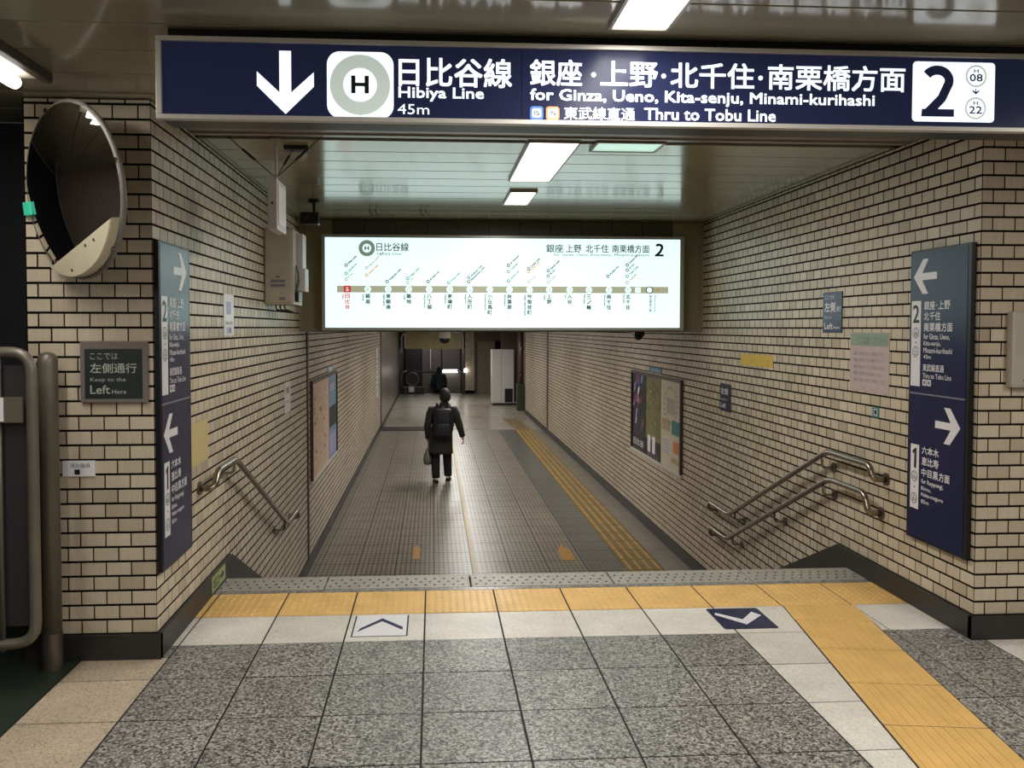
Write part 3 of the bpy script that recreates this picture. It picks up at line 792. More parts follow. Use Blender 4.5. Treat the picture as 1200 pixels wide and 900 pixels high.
# arrow
mb.prism([(-0.539, 2.53), (-0.539, 2.385), (-0.617, 2.457), (-0.617, 2.407), (-0.518, 2.310), (-0.419, 2.407), (-0.419, 2.457), (-0.498, 2.385), (-0.498, 2.53)][::1], 0, 0.0015, 'sign_white')
mb.build('arrow', bs)
mb = MB(FR); mb.rrect(-0.373, 2.299, -0.139, 2.532, 0.045, 0.0015, 'sign_white')
mb.disc(-0.257, 2.416, 0.106, 0.0022, 'sign_grey', 40); mb.disc(-0.257, 2.416, 0.059, 0.0029, 'sign_white', 32)
mb.text('H', (-0.288, 2.386, -0.226, 2.448), 'map_ink', 0.0036, 0.045); mb.build('line_emblem', bs)
mb = MB(FR)
mb.text('日比谷線', (-0.121, 2.414, 0.283, 2.517), 'sign_white', bold=0.018)
mb.text('Hibiya Line', (-0.122, 2.362, 0.182, 2.413), 'sign_white', bold=0.022)
mb.text('45m', (-0.125, 2.316, -0.013, 2.352), 'sign_white', bold=0.006)
mb.text('銀座', (0.347, 2.425, 0.535, 2.519), 'sign_white', bold=0.018)
for cx in (0.586, 0.826+0.095, 1.265): pass
def jp(body, px0, px1): 
    f = lambda px: 0.347+(px-621)*(1.738-0.347)/(1061-621)
    mb.text(body, (f(px0), 2.426, f(px1), 2.519), 'sign_white', bold=0.018)
def dot(px):
    f = 0.347+(px-621)*(1.738-0.347)/(1061-621); mb.cuts.append((len(mb.v), len(mb.f))); mb.disc(f, 2.468, 0.0085, 0.002, 'sign_white', 12)
jp('上野', 702, 768); jp('北千住', 783, 881); jp('南栗橋方面', 897, 1061); dot(694); dot(775); dot(888.5)
mb.text('for Ginza, Ueno, Kita-senju, Minami-kurihashi', (0.348, 2.361, 1.623, 2.415), 'sign_white', bold=0.022)
mb.text('東武線直通', (0.471, 2.304+0.003, 0.729, 2.352), 'sign_white', bold=0.012)
mb.text('Thru to Tobu Line', (0.764, 2.310, 1.251, 2.353), 'sign_white', bold=0.022)
mb.build('lettering', bs)
mb = MB(FR)
for a, c, tx in ((0.348, 'sign_blue', 'IS'), (0.406, 'sign_orange', 'IN')):
    mb.rrect(a, 2.304, a+0.048, 2.352, 0.010, 0.0015, c, 4); mb.rrect(a+0.008, 2.312, a+0.040, 2.344, 0.006, 0.0022, 'sign_white', 4)
    mb.text(tx, (a+0.013, 2.319, a+0.035, 2.337), 'map_ink', 0.003, 0.03)
mb.build('through_service_icons', bs)
mb = MB(FR); mb.rrect(1.767, 2.321, 2.082, 2.540, 0.014, 0.0015, 'sign_white', 4)
two(mb, 1.800, 2.339, 1.926, 2.526, 0.034, 'sign_navy', 0.003)
for cv, num in ((2.490, '08'), (2.372, '22')):
    mb.disc(2.009, cv, 0.041, 0.0022, 'sign_grey', 28, 0.034); mb.text(num, (1.984, cv-0.020, 2.034, cv+0.008), 'sign_navy', 0.003, 0.02)
    mb.text('H', (2.000, cv+0.012, 2.018, cv+0.026), 'sign_navy', 0.003, 0.02)
mb.prism([(2.0075, 2.444), (2.0075, 2.432), (1.996, 2.439), (1.996, 2.434), (2.009, 2.423), (2.022, 2.434), (2.022, 2.439), (2.0105, 2.432), (2.0105, 2.444)], 0.0022, 0.003, 'sign_navy')
mb.build('platform_number_plate', bs)

# ------------------------------------------------------------------ lit route map sign
MY = 8.20
ms = thing('route_map_sign', 'wide white backlit route map with a grey line of stations, hung below the stair ceiling', 'sign', (0.7, MY, 1.53))
mb = MB(); mb.box(-1.06, MY+0.002, 1.532, 2.455, 8.37, 2.445, 'case_grey', bev=0.004); mb.build('sign_case', ms)
mb = MB()
for (a, b, c, d) in ((-1.062, 1.53, 2.457, 1.557), (-1.062, 2.42, 2.457, 2.447), (-1.062, 1.557, -1.032, 2.42), (2.420, 1.557, 2.457, 2.42)):
    mb.box(a, MY-0.012, b, c, MY+0.01, d, 'case_grey', bev=0.002)
mb.build('sign_frame', ms)
mb = MB(); mb.box(-1.032, MY-0.002, 1.557, 0.7255, MY+0.008, 2.42, 'map_face'); mb.build('face_panel', ms)
mb = MB(); mb.box(0.7285, MY-0.002, 1.557, 2.42, MY+0.008, 2.42, 'map_face'); mb.build('face_panel', ms)
FM = (Vector((0, MY-0.002, 0)), Vector((1, 0, 0)), Vector((0, 0, 1)), Vector((0, -1, 0)))
mb = MB(FM); mb.box(-0.919, 1.894, 0, 2.304, 1.958, 0.0012, 'map_grey'); mb.build('line_band', ms)
mb = MB(FM)
mb.disc(-0.634, 2.318, 0.078, 0.0012, 'map_ring', 32); mb.disc(-0.634, 2.318, 0.042, 0.002, 'map_face', 24); mb.text('H', (-0.655, 2.298, -0.613, 2.338), 'map_ink', 0.003, 0.05)
mb.build('line_emblem', ms)
mb = MB(FM)
mb.text('日比谷線', (-0.543, 2.290, -0.233, 2.372), 'map_ink', bold=0.010); mb.text('Hibiya Line', (-0.536, 2.246, -0.307, 2.281), 'map_softink', bold=0.004)
a = 1.096; sc = (2.114-1.096)/121.0
for body, q0, q1 in (('銀座', 0, 20), ('上野', 23, 41), ('北千住', 46, 73), ('南栗橋方面', 77, 121)):
    mb.text(body, (a+q0*sc, 2.288, a+q1*sc, 2.367), 'map_ink', bold=0.010)
mb.text('for Ginza, Ueno, Kita-senju, Minami-kurihashi', (1.172, 2.246, 2.115, 2.282), 'map_softink', bold=0.004)
two(mb, 2.168, 2.256, 2.255, 2.381, 0.024, 'map_ink', 0.002)
mb.build('lettering', ms)
ST = [(-0.822, '日比谷', 'Hibiya'), (-0.627, '銀座', 'Ginza'), (-0.431, '東銀座', 'Higashi-ginza'), (-0.235, '築地', 'Tsukiji'), (-0.038, '八丁堀', 'Hatchobori'),
      (0.160, '茅場町', 'Kayabacho'), (0.354, '人形町', 'Ningyocho'), (0.548, '小伝馬町', 'Kodemmacho'), (0.739, '秋葉原', 'Akihabara'), (0.935, '仲御徒町', 'Naka-okachimachi'),
      (1.127, '上野', 'Ueno'), (1.328, '入谷', 'Iriya'), (1.517, '三ノ輪', 'Minowa'), (1.715, '南千住', 'Minami-senju'), (1.905, '北千住', 'Kita-senju')]
mbs, mbn = MB(FM), MB(FM)
for i, (x, nm, ro) in enumerate(ST):
    if i == 0: mbs.rrect(x-0.033, 1.893, x+0.033, 1.959, 0.01, 0.002, 'map_red', 3)
    else: mbs.disc(x, 1.926, 0.031, 0.002, 'map_face', 20)
    mbs.text('H', (x-0.009, 1.930, x+0.009, 1.945), 'map_face' if i == 0 else 'map_softink', 0.003, 0.02)
    mbs.text('%02d' % (i+8), (x-0.014, 1.906, x+0.014, 1.925), 'map_face' if i == 0 else 'map_softink', 0.003, 0.01)
    mbn.cuts.append((len(mbn.v), len(mbn.f)))
    for k, ch in enumerate(nm): mbn.glyph(ch, (x-0.022, 1.838-0.052*k, x+0.024, 1.882-0.052*k), 'map_red' if i == 0 else 'map_softink', 0.0015, 0.03)
    mbn.rtext(ro, x-0.052, 1.880, 0.020, -math.pi/2, 'map_red' if i == 0 else 'map_softink', 0.0015, 0.03)
mbs.rrect(1.975, 1.900, 2.03, 1.952, 0.008, 0.002, 'map_face', 3); mbs.text('TS', (1.988, 1.915, 2.018, 1.937), 'map_softink', 0.003, 0.01)
mbs.disc(2.117, 1.926, 0.036, 0.002, 'map_softink', 20, 0.028); mbs.disc(2.117, 1.926, 0.027, 0.0015, 'map_face', 20); mbs.disc(2.200, 1.926, 0.012, 0.002, 'map_orange', 10)
mbn.rtext('Minami-kurihashi', 2.165, 1.88, 0.018, -math.pi/2, 'map_softink', 0.0015, 0.01); mbn.rtext('東武動物公園', 2.115, 1.88, 0.026, -math.pi/2, 'map_softink', 0.0015, 0.01)
mbs.build('station_marks', ms); mbn.build('station_names', ms)
mb = MB(FM)
TR = [(0, [('map_ink', 2.155, 'Mita Line'), ('map_green', 2.075, 'Chiyoda Line'), ('map_grey', 2.02, 'JR Line')]), (1, [('map_grey', 2.13, 'Marunouchi Line'), ('map_orange', 2.06, 'Ginza Line')]),
      (2, [('map_softink', 2.0, 'Asakusa Line')]), (3, [('map_green', 2.03, 'Oedo Line'), ('map_grey', 1.99, 'Line')]), (4, [('map_softink', 2.0, 'JR Keiyo Line')]), (5, [('map_green', 1.99, 'Tozai Line')]),
      (6, [('map_ink', 2.0, 'Hanzomon Line'), ('map_softink', 2.04, 'Asakusa Line')]), (8, [('map_ink', 2.16, 'JR Yamanote'), ('map_green', 2.10, 'Tsukuba'), ('map_green', 2.01, 'Shinjuku Line')]),
      (9, [('map_softink', 2.13, 'Oedo Line'), ('map_orange', 2.10, 'Ginza Line'), ('map_grey', 2.0, 'JR Line')]), (10, [('map_softink', 2.11, 'Ginza Line'), ('map_softink', 2.06, 'JR Line'), ('map_grey', 2.0, 'Keisei')]),
      (13, [('map_ink', 2.06, 'JR Joban Line')]), (14, [('map_ink', 2.17, 'Chiyoda Line'), ('map_softink', 2.12, 'JR Line'), ('map_green', 2.06, 'Tobu Line'), ('map_grey', 2.0, 'Tsukuba')])]
for i, rows_ in TR:
    x = ST[i][0]; mb.cuts.append((len(mb.v), len(mb.f)))
    for m_, z_, tx in rows_:
        mb.disc(x-0.01, z_, 0.017, 0.0015, m_, 12, 0.009); mb.rtext(tx, x+0.018, z_+0.008, 0.020, math.radians(45), m_, 0.0015, 0.04)
mb.build('transfer_notes', ms)

# ------------------------------------------------------------------ navy guidance panels on the side walls
def arrow_poly(c, s, d):
    """arrow pointing d=+1 to +u, -1 to -u"""
    u, v = c
    pts = [(0.5, 0), (0.10, 0.42), (-0.14, 0.42), (0.13, 0.085), (-0.5, 0.085), (-0.5, -0.085), (0.13, -0.085), (-0.14, -0.42), (0.10, -0.42)]
    return [(u+d*s*p[0], v+s*p[1]*1.05) for p in pts]
def guide_panel(label, frame, w, z0, z1):
    """u runs from 0 to w, left to right as read"""
    o = frame[0]; t = thing('guidance_panel', label, 'sign', (o.x, o.y+frame[1].y*w/2, z0))
    def part(name, fn):
        m_ = MB(frame); fn(m_); m_.build(name, t)
    part('panel_board', lambda b: b.box(0, z0, 0.0005, w, z1, 0.026, 'panel_edge', bev=0.003))
    zs = z0+(z1-z0)*0.507
    part('face_panel', lambda b: b.box(0.015, zs+0.004, 0.02, w-0.028, z1-0.012, 0.0275, 'panel_navy'))
    part('face_panel', lambda b: b.box(0.015, z0+0.012, 0.02, w-0.028, zs-0.004, 0.0275, 'panel_navy'))
    part('dividing_strip', lambda b: b.box(0.015, zs-0.004, 0.02, w-0.028, zs+0.004, 0.029, 'print_grey'))
    return t, part, zs
N0 = 0.0275
def panel_content(part, up_dir, dn_dir, mirrored_up):
    def a1(b):
        b.prism(arrow_poly((0.145 if up_dir < 0 else 0.325, 1.838), 0.215, up_dir), N0-0.001, N0+0.001, 'print_white')
    part('arrow', a1)
    def n2(b):
        b.box(0.022, 1.236, N0-0.002, 0.112, 1.706, N0+0.0012, 'print_white')
        b.text('2', (0.035, 1.585, 0.098, 1.685), 'print_black', N0+0.002, 0.02)
        for cv, nn in ((1.530, '08'), (1.425, '22')):
            b.disc(0.067, cv, 0.030, N0+0.002, 'print_black', 20, 0.026); b.text(nn, (0.050, cv-0.018, 0.084, cv+0.006), 'print_black', N0+0.002, 0.01); b.text('H', (0.061, cv+0.009, 0.073, cv+0.020), 'print_black', N0+0.002, 0.02)
        b.disc(0.067, 1.478, 0.005, N0+0.002, 'print_black', 8)
    part('number_plate', n2)
    def t2(b):
        w = 'print_white'; n = N0+0.0012
        b.text('銀座', (0.142, 1.655, 0.242, 1.703), w, n, 0.015); b.disc(0.256, 1.679, 0.004, n, w, 8); b.text('上野', (0.27, 1.655, 0.375, 1.703), w, n, 0.015)
        b.text('北千住', (0.142, 1.598, 0.292, 1.644), w, n, 0.015); b.text('南栗橋', (0.142, 1.538, 0.296, 1.586), w, n, 0.015); b.text('方面', (0.302, 1.538, 0.398, 1.586), w, n, 0.015)
        b.text('for Ginza, Ueno,', (0.142, 1.492, 0.375, 1.526), w, n, 0.012); b.text('Kita-senju,', (0.142, 1.455, 0.298, 1.487), w, n, 0.012)
        b.text('Minami-kurihashi', (0.142, 1.422, 0.398, 1.450), w, n, 0.012); b.text('45m', (0.142, 1.390, 0.212, 1.412), w, n, 0.012)
        b.text('東武線直通', (0.138, 1.322, 0.330, 1.362), w, n, 0.012); b.text('Thru to Tobu Line', (0.138, 1.284, 0.395, 1.312), w, n, 0.012)
        for u in (0.138, 0.180): b.rrect(u, 1.243, u+0.036, 1.277, 0.006, n, w, 3); b.rrect(u+0.007, 1.250, u+0.029, 1.270, 0.004, n+0.0006, 'print_grey', 3)
    part('lettering', t2)
    def a2(b): b.prism(arrow_poly((0.145 if dn_dir < 0 else 0.37, 1.045), 0.215, dn_dir), N0-0.001, N0+0.001, 'print_white')
    part('arrow', a2)
    def n1(b):
        b.box(0.038, 0.556, N0-0.002, 0.118, 0.912, N0+0.0012, 'print_white'); b.prism([(0.074, 0.782), (0.094, 0.782), (0.094, 0.892), (0.080, 0.892), (0.058, 0.876), (0.058, 0.858), (0.074, 0.868)], N0, N0+0.002, 'print_black')
        for cv, nn in ((0.735, '06'), (0.612, '01')):
            b.disc(0.078, cv, 0.030, N0+0.002, 'print_black', 20, 0.026); b.text(nn, (0.061, cv-0.018, 0.095, cv+0.006), 'print_black', N0+0.002, 0.01); b.text('H', (0.072, cv+0.009, 0.084, cv+0.020), 'print_black', N0+0.002, 0.02)
        b.disc(0.078, 0.675, 0.006, N0+0.002, 'print_red', 8)
    part('number_plate', n1)
    def t1(b):
        w = 'print_white'; n = N0+0.0012
        b.text('六本木', (0.145, 0.868, 0.300, 0.912), w, n, 0.015); b.text('恵比寿', (0.145, 0.808, 0.300, 0.854), w, n, 0.015); b.text('中目黒', (0.145, 0.746, 0.298, 0.792), w, n, 0.015); b.text('方面', (0.304, 0.746, 0.398, 0.792), w, n, 0.015)
        b.text('for Roppongi,', (0.145, 0.700, 0.345, 0.732), w, n, 0.012); b.text('Ebisu,', (0.145, 0.668, 0.235, 0.692), w, n, 0.012)
        b.text('Naka-meguro', (0.145, 0.630, 0.345, 0.658), w, n, 0.012); b.text('85m', (0.145, 0.598, 0.218, 0.620), w, n, 0.012)
    part('lettering', t1)
FRR = (Vector((XR, 4.600, 0)), Vector((0, -1, 0)), Vector((0, 0, 1)), Vector((-1, 0, 0)))
t, part, zs = guide_panel('tall navy guidance panel on the corner beside the cream wall box, white arrows on it', FRR, 0.54, 0.385, 1.985)
panel_content(part, -1, +1, False)
FLL = (Vector((XL, 4.036, 0)), Vector((0, 1, 0)), Vector((0, 0, 1)), Vector((1, 0, 0)))
t, part, zs = guide_panel('tall navy guidance panel on the corner beside the round mirror and dark framed plaque', FLL, 0.50, 0.40, 1.965)
def panel_left(part):
    panel_content(part, +1, -1, True)
panel_left(part)

# ------------------------------------------------------------------ small signs on the walls
def frame_right(y): return (Vector((XR, y, 0)), Vector((0, -1, 0)), Vector((0, 0, 1)), Vector((-1, 0, 0)))
def frame_left(y): return (Vector((XL, y, 0)), Vector((0, 1, 0)), Vector((0, 0, 1)), Vector((1, 0, 0)))
t = thing('traffic_sign', 'small navy sign with white text just above the green-headed paper notice', 'sign', (XR, 5.57, 1.52))
mb = MB(frame_right(5.71)); mb.box(0, 1.525, 0.0005, 0.275, 1.80, 0.006, 'panel_navy', bev=0.002); mb.build('sign_plate', t)
mb = MB(frame_right(5.71)); n = 0.0068
mb.text('ここでは', (0.03, 1.752, 0.165, 1.778), 'print_white', n, 0.012); mb.text('左側', (0.03, 1.665, 0.185, 1.732), 'print_white', n, 0.02); mb.text('通行', (0.20, 1.668, 0.262, 1.700), 'print_white', n, 0.012)
mb.text('Keep to the', (0.03, 1.615, 0.13, 1.640), 'print_white', n, 0.01); mb.text('Left', (0.03, 1.548, 0.15, 1.592), 'print_white', n, 0.02); mb.text('Here', (0.162, 1.550, 0.245, 1.570), 'print_white', n, 0.01); mb.build('lettering', t)
t = thing('paper_notice', 'faded pink paper notice with green heading taped beside the tall navy panel', 'notice', (XR, 5.09, 1.16))
mb = MB(frame_right(5.32)); mb.box(0.0, 1.16, 0.0005, 0.47, 1.53, 0.003, 'paper_pink'); mb.build('sheet', t)
mb = MB(frame_right(5.32)); mb.box(0.01, 1.445, 0.0025, 0.46, 1.525, 0.0035, 'paper_green'); mb.build('heading_band', t)
mb = MB(frame_right(5.32)); mb.text('ご注意ください', (0.10, 1.455, 0.44, 1.505), 'print_grey', 0.004, 0.01)
for i in range(5): mb.text('階段では手すりをご利用ください', (0.05, 1.385-i*0.042, 0.42-0.03*(i % 2), 1.408-i*0.042), 'print_grey', 0.0036, 0.0)
mb.build('lettering', t)
mb = MB(frame_right(5.03)); mb.box(0, 1.01, 0.0005, 0.075, 1.075, 0.004, 'teal', bev=0.001); mb.box(0.018, 1.022, 0.004, 0.057, 1.063, 0.0046, 'print_white'); mb.box(0.024, 1.028, 0.0046, 0.051, 1.057, 0.005, 'panel_navy')
tag(mb.build('wall_sticker'), 'tiny teal square sticker below the pink paper notice', 'sticker')
mb = MB(frame_right(7.28)); mb.prism([(0, 1.232), (0.71, 1.238), (0.712, 1.333), (0.004, 1.33)], 0.0005, 0.003, 'yellow_tape')
tag(mb.build('yellow_label'), 'plain yellow horizontal label on the tiled wall above the two handrails', 'label')
t = thing('caution_sign', 'small narrow navy sign just below the yellow label on the tiled wall', 'sign', (XR, 7.65, 0.78))
mb = MB(frame_right(7.80)); mb.box(0, 0.785, 0.0005, 0.29, 1.04, 0.005, 'panel_navy', bev=0.001); mb.build('sign_plate', t)
mb = MB(frame_right(7.80)); mb.text('左側', (0.03, 0.94, 0.22, 1.0), 'print_white', 0.0058, 0.02); mb.text('Keep to the', (0.03, 0.88, 0.2, 0.905), 'print_white', 0.0058, 0.01); mb.text('Left', (0.03, 0.815, 0.17, 0.86), 'print_white', 0.0058, 0.02); mb.build('lettering', t)
# left wall
t = thing('wall_notice', 'white upright notice with a lilac square, on the tiles below the electrical cabinet side', 'notice', (XL, 5.48, 1.5))
mb = MB(frame_left(5.35)); mb.box(0, 1.505, 0.0005, 0.26, 1.768, 0.004, 'print_white', bev=0.001); mb.build('plate', t)
mb = MB(frame_left(5.35)); mb.box(0.06, 1.64, 0.004, 0.18, 1.72, 0.0048, 'poster_lilac'); mb.text('Keep Left', (0.04, 1.57, 0.22, 1.60), 'print_grey', 0.0048, 0.01); mb.text('左側', (0.06, 1.52, 0.18, 1.56), 'poster_blue', 0.0048, 0.01); mb.build('printing', t)
mb = MB(frame_left(4.555)); mb.box(0, 0.80, 0.0005, 0.39, 1.035, 0.004, 'beige_patch', bev=0.001)
tag(mb.build('beige_plate'), 'blank beige plate on the tiles just above the single handrail', 'plate')
t = thing('white_sticker', 'small white sticker on the tiles between single handrail and pink map poster', 'sticker', (XL, 7.6, 0.8))
mb = MB(frame_left(7.48)); mb.box(0, 0.80, 0.0005, 0.30, 1.075, 0.003, 'paper'); mb.build('sheet', t)
mb = MB(frame_left(7.48)); mb.text('左側通行', (0.04, 0.97, 0.26, 1.03), 'print_grey', 0.0036, 0.01); mb.text('Keep left', (0.05, 0.88, 0.25, 0.91), 'print_grey', 0.0036, 0.01); mb.build('lettering', t)
t = thing('glow_strip', 'pale green luminous exit plate stuck on the dark sloping baseboard', 'safety sign', (XL+0.022, 5.07, 0.03))
FG = (Vector((XL+0.022, 4.92, 0)), Vector((0, 1, 0)), Vector((0, 0, 1)), Vector((1, 0, 0)))
mb = MB(FG); mb.box(0, 0.022, 0.0003, 0.31, 0.112, 0.004, 'glow_plate'); mb.build('plate', t)
mb = MB(FG); mb.text('出口', (0.03, 0.035, 0.15, 0.10), 'baseboard', 0.0048, 0.02); mb.prism([(0.17, 0.06), (0.23, 0.06), (0.23, 0.042), (0.28, 0.068), (0.23, 0.095), (0.23, 0.076), (0.17, 0.076)], 0.003, 0.0048, 'baseboard'); mb.build('lettering', t)
# plaque on the left pier
FP = (Vector((0, YF, 0)), Vector((1, 0, 0)), Vector((0, 0, 1)), Vector((0, -1, 0)))
t = thing('framed_plaque', 'dark framed plaque with pale Japanese text on the tiled pier under the mirror', 'sign', (-1.475, YF, 1.21))
mb = MB(FP); mb.box(-1.627, 1.208, 0.0005, -1.322, 1.495, 0.022, 'plaque_clear', bev=0.006); mb.build('clear_cover', t)
mb = MB(FP); mb.box(-1.605, 1.228, 0.02, -1.345, 1.458, 0.0235, 'plaque_bed'); mb.build('dark_plate', t)
mb = MB(FP); n = 0.0243
mb.text('ここでは', (-1.580, 1.410, -1.455, 1.440), 'plaque_ink', n, 0.005); mb.text('左側通行', (-1.580, 1.346, -1.370, 1.392), 'plaque_ink', n, 0.012)
mb.text('Keep to the', (-1.580, 1.302, -1.42, 1.326), 'plaque_ink', n, 0.01); mb.text('Left', (-1.581, 1.250, -1.492, 1.290), 'plaque_ink', n, 0.015); mb.text('Here', (-1.483, 1.250, -1.418, 1.270), 'plaque_ink', n, 0.01); mb.build('lettering', t)
t = thing('pier_label', 'small white label with a black square, beside the gate post on the pier', 'label', (-1.64, YF, 0.86))
mb = MB(FP); mb.box(-1.72, 0.864, 0.0005, -1.572, 0.938, 0.008, 'print_white', bev=0.002); mb.build('label_plate', t)
mb = MB(FP); mb.text('消火器具', (-1.685, 0.905, -1.592, 0.926), 'print_grey', 0.009, 0.01); mb.box(-1.664, 0.874, 0.008, -1.640, 0.897, 0.009, 'print_black'); mb.build('printing', t)
# grey box on the right pier
t = thing('wall_box', 'cream rounded metal box on the tiled pier beside the navy guidance panel', 'box', (2.97, YF, 1.26))
mb = MB(FP); mb.box(2.835, 1.262, 0.0005, 3.12, 1.64, 0.05, 'box_paint', bev=0.018); mb.build('casing', t)
mb = MB(FP)
for zc_ in (1.30, 1.60): mb.disc(2.90, zc_, 0.005, 0.052, 'dark_steel', 10)
mb.build('screw', t)

# ------------------------------------------------------------------ posters
def poster_board(label, frame, w, z0, z1, cells, fm='door_frame'):
    o = frame[0]; t = thing('poster_board', label, 'poster', (o.x, o.y+frame[1].y*w/2, z0))
    mb = MB(frame); fw = 0.035
    mb.box(-fw, z0-fw, 0.0005, w+fw, z0, 0.03, 'sign_frame', bev=0.002); mb.box(-fw, z1, 0.0005, w+fw, z1+fw, 0.03, fm, bev=0.002)
    mb.box(-fw, z0, 0.0005, 0, z1, 0.03, fm); mb.box(w, z0, 0.0005, w+fw, z1, 0.03, fm); mb.build('frame', t)
    for c in cells:
        mb = MB(frame); mb.box(c[0]+0.004, z0+0.002, 0.001, c[1]-0.004, z1-0.002, 0.014, c[2]); pp = mb.build('poster', t)
        mb = MB(frame); c[3](mb, c[0], c[1], z0, z1); mb.build('printing', pp)
    return t
R_ = random.Random(3)
def pr_dark(b, a, c, z0, z1):
    for i in range(26):
        u = R_.uniform(a+0.05, c-0.2); v = R_.uniform(z0+0.25, z1-0.12); s = R_.uniform(0.03, 0.14)
        b.prism([(u, v), (u+s*0.6, v+s*0.2), (u+s, v+s*1.3), (u+s*0.3, v+s*0.9)], 0.014, 0.0145+0.0001*i, R_.choice(['poster_blue', 'poster_lilac', 'poster_lilac', 'poster_red', 'poster_dark', 'print_white']))
    b.box(a+0.01, z0+0.005, 0.014, c-0.01, z0+0.2, 0.0175, 'print_black'); b.text('日比谷', (a+0.1, z0+0.06, c-0.1, z0+0.15), 'print_white', 0.0185, 0.02)
def pr_olive(b, a, c, z0, z1):
    for i in range(30):
        u = R_.uniform(a+0.04, c-0.16); v = R_.uniform(z0+0.28, z1-0.12); s = R_.uniform(0.03, 0.11)
        b.prism([(u, v), (u+s, v+0.02), (u+s*0.9, v+s*0.7), (u+s*0.1, v+s*0.6)], 0.014, 0.0145+0.0001*i, R_.choice(['poster_green', 'poster_olive', 'poster_tan', 'poster_cream', 'poster_green']))
    b.box(a+0.01, z0+0.005, 0.014, c-0.01, z0+0.22, 0.018, 'print_black')
    for k in range(2): b.rrect(a+0.1+0.22*k, z0+0.06, a+0.24+0.22*k, z0+0.27, 0.03, 0.019, 'print_white', 4)
    for k in range(3): b.box(a+0.08, z0+0.025+k*0.02, 0.018, c-0.1, z0+0.03+k*0.02, 0.0188, 'print_grey')
def pr_cream(b, a, c, z0, z1):
    cx, cz = (a+c)/2, z1-0.28
    for i in range(20):
        t_ = i*math.pi/10; b.disc(cx+0.26*math.cos(t_), cz+0.2*math.sin(t_), 0.02, 0.0150, R_.choice(['print_grey', 'poster_sky', 'poster_tan']), 8)
    for i in range(6): b.box(cx-0.14+0.06*i, cz-0.1, 0.014, cx-0.115+0.06*i, cz+0.08, 0.015, 'print_grey')
    b.box(cx+0.05, z0+0.40, 0.014, c-0.04, z0+0.56, 0.0155, 'teal'); b.box(a+0.05, z0+0.42, 0.014, cx-0.02, z0+0.55, 0.0155, 'poster_tan')
    b.box(cx+0.12, z0+0.20, 0.014, c-0.05, z0+0.33, 0.0155, 'poster_orange'); b.box(a+0.06, z0+0.14, 0.014, cx, z0+0.34, 0.0155, 'paper')
    for k in range(6): b.box(a+0.08, z0+0.155+k*0.03, 0.0155, cx-0.03, z0+0.165+k*0.03, 0.016, 'print_grey')
    b.box(cx+0.05, z0+0.08, 0.014, c-0.05, z0+0.14, 0.0155, 'poster_tan')
poster_board('triple poster board on the corridor wall holding dark, green and cream posters', frame_right(11.26), 2.24, -0.045, 0.955,
             [(0.0, 0.74, 'poster_dark', pr_dark), (0.74, 1.44, 'poster_olive', pr_olive), (1.44, 2.24, 'poster_cream', pr_cream)])
mb = MB(frame_right(10.42)); mb.box(0, 1.005, 0.0005, 0.58, 1.075, 0.006, 'teal', bev=0.001); mb.box(0.1, 1.02, 0.006, 0.5, 1.06, 0.0066, 'poster_sky')
tag(mb.build('teal_label'), 'small teal title plate just above the triple poster board', 'label')
def pr_pink(b, a, c, z0, z1):
    for i in range(70):
        u = R_.uniform(a+0.05, c-0.2); v = R_.uniform(z0+0.1, z1-0.1); s = R_.uniform(0.015, 0.06)
        b.prism([(u, v), (u+s*1.4, v+0.02), (u+s*1.3, v+s*0.7), (u+s*0.1, v+s*0.6)], 0.014, 0.0145+0.00005*i, R_.choice(['poster_pink', 'poster_tan', 'poster_cream', 'poster_orange', 'poster_cream', 'poster_red', 'poster_green', 'print_grey']))
def pr_sky(b, a, c, z0, z1):
    b.box(a+0.05, z0+0.38, 0.014, c-0.05, z0+0.64, 0.0155, 'print_black'); b.box(a+0.05, z1-0.3, 0.014, c-0.05, z1-0.05, 0.0155, 'poster_sky')
    b.box(a+0.05, z0+0.05, 0.014, c-0.05, z0+0.3, 0.0155, 'poster_lilac'); b.text('お知らせ', (a+0.15, z1-0.2, c-0.15, z1-0.1), 'print_white', 0.0165, 0.01)
poster_board('double poster board on the corridor wall, pinkish area map beside a blue sheet', frame_left(9.05), 2.25, -0.075, 0.955,
             [(0.0, 1.45, 'poster_pink', pr_pink), (1.45, 2.25, 'poster_sky', pr_sky)])
mb = MB(frame_left(10.5)); mb.box(0, 1.0, 0.0005, 0.5, 1.075, 0.006, 'poster_sky', bev=0.001); mb.box(0.08, 1.02, 0.006, 0.42, 1.055, 0.0066, 'print_white')
tag(mb.build('blue_label'), 'small blue-grey title plate just above the pinkish map poster', 'label')
poster_board('tall pale notice board where the tiled wall meets the smooth grey panels', frame_left(19.0), 0.85, 0.0, 1.05, [(0.0, 0.85, 'paper', lambda b, a, c, z0, z1: [b.box(a+0.1, z0+0.1+0.12*k, 0.014, c-0.1, z0+0.14+0.12*k, 0.0155, 'print_grey') for k in range(7)])], 'box_light')

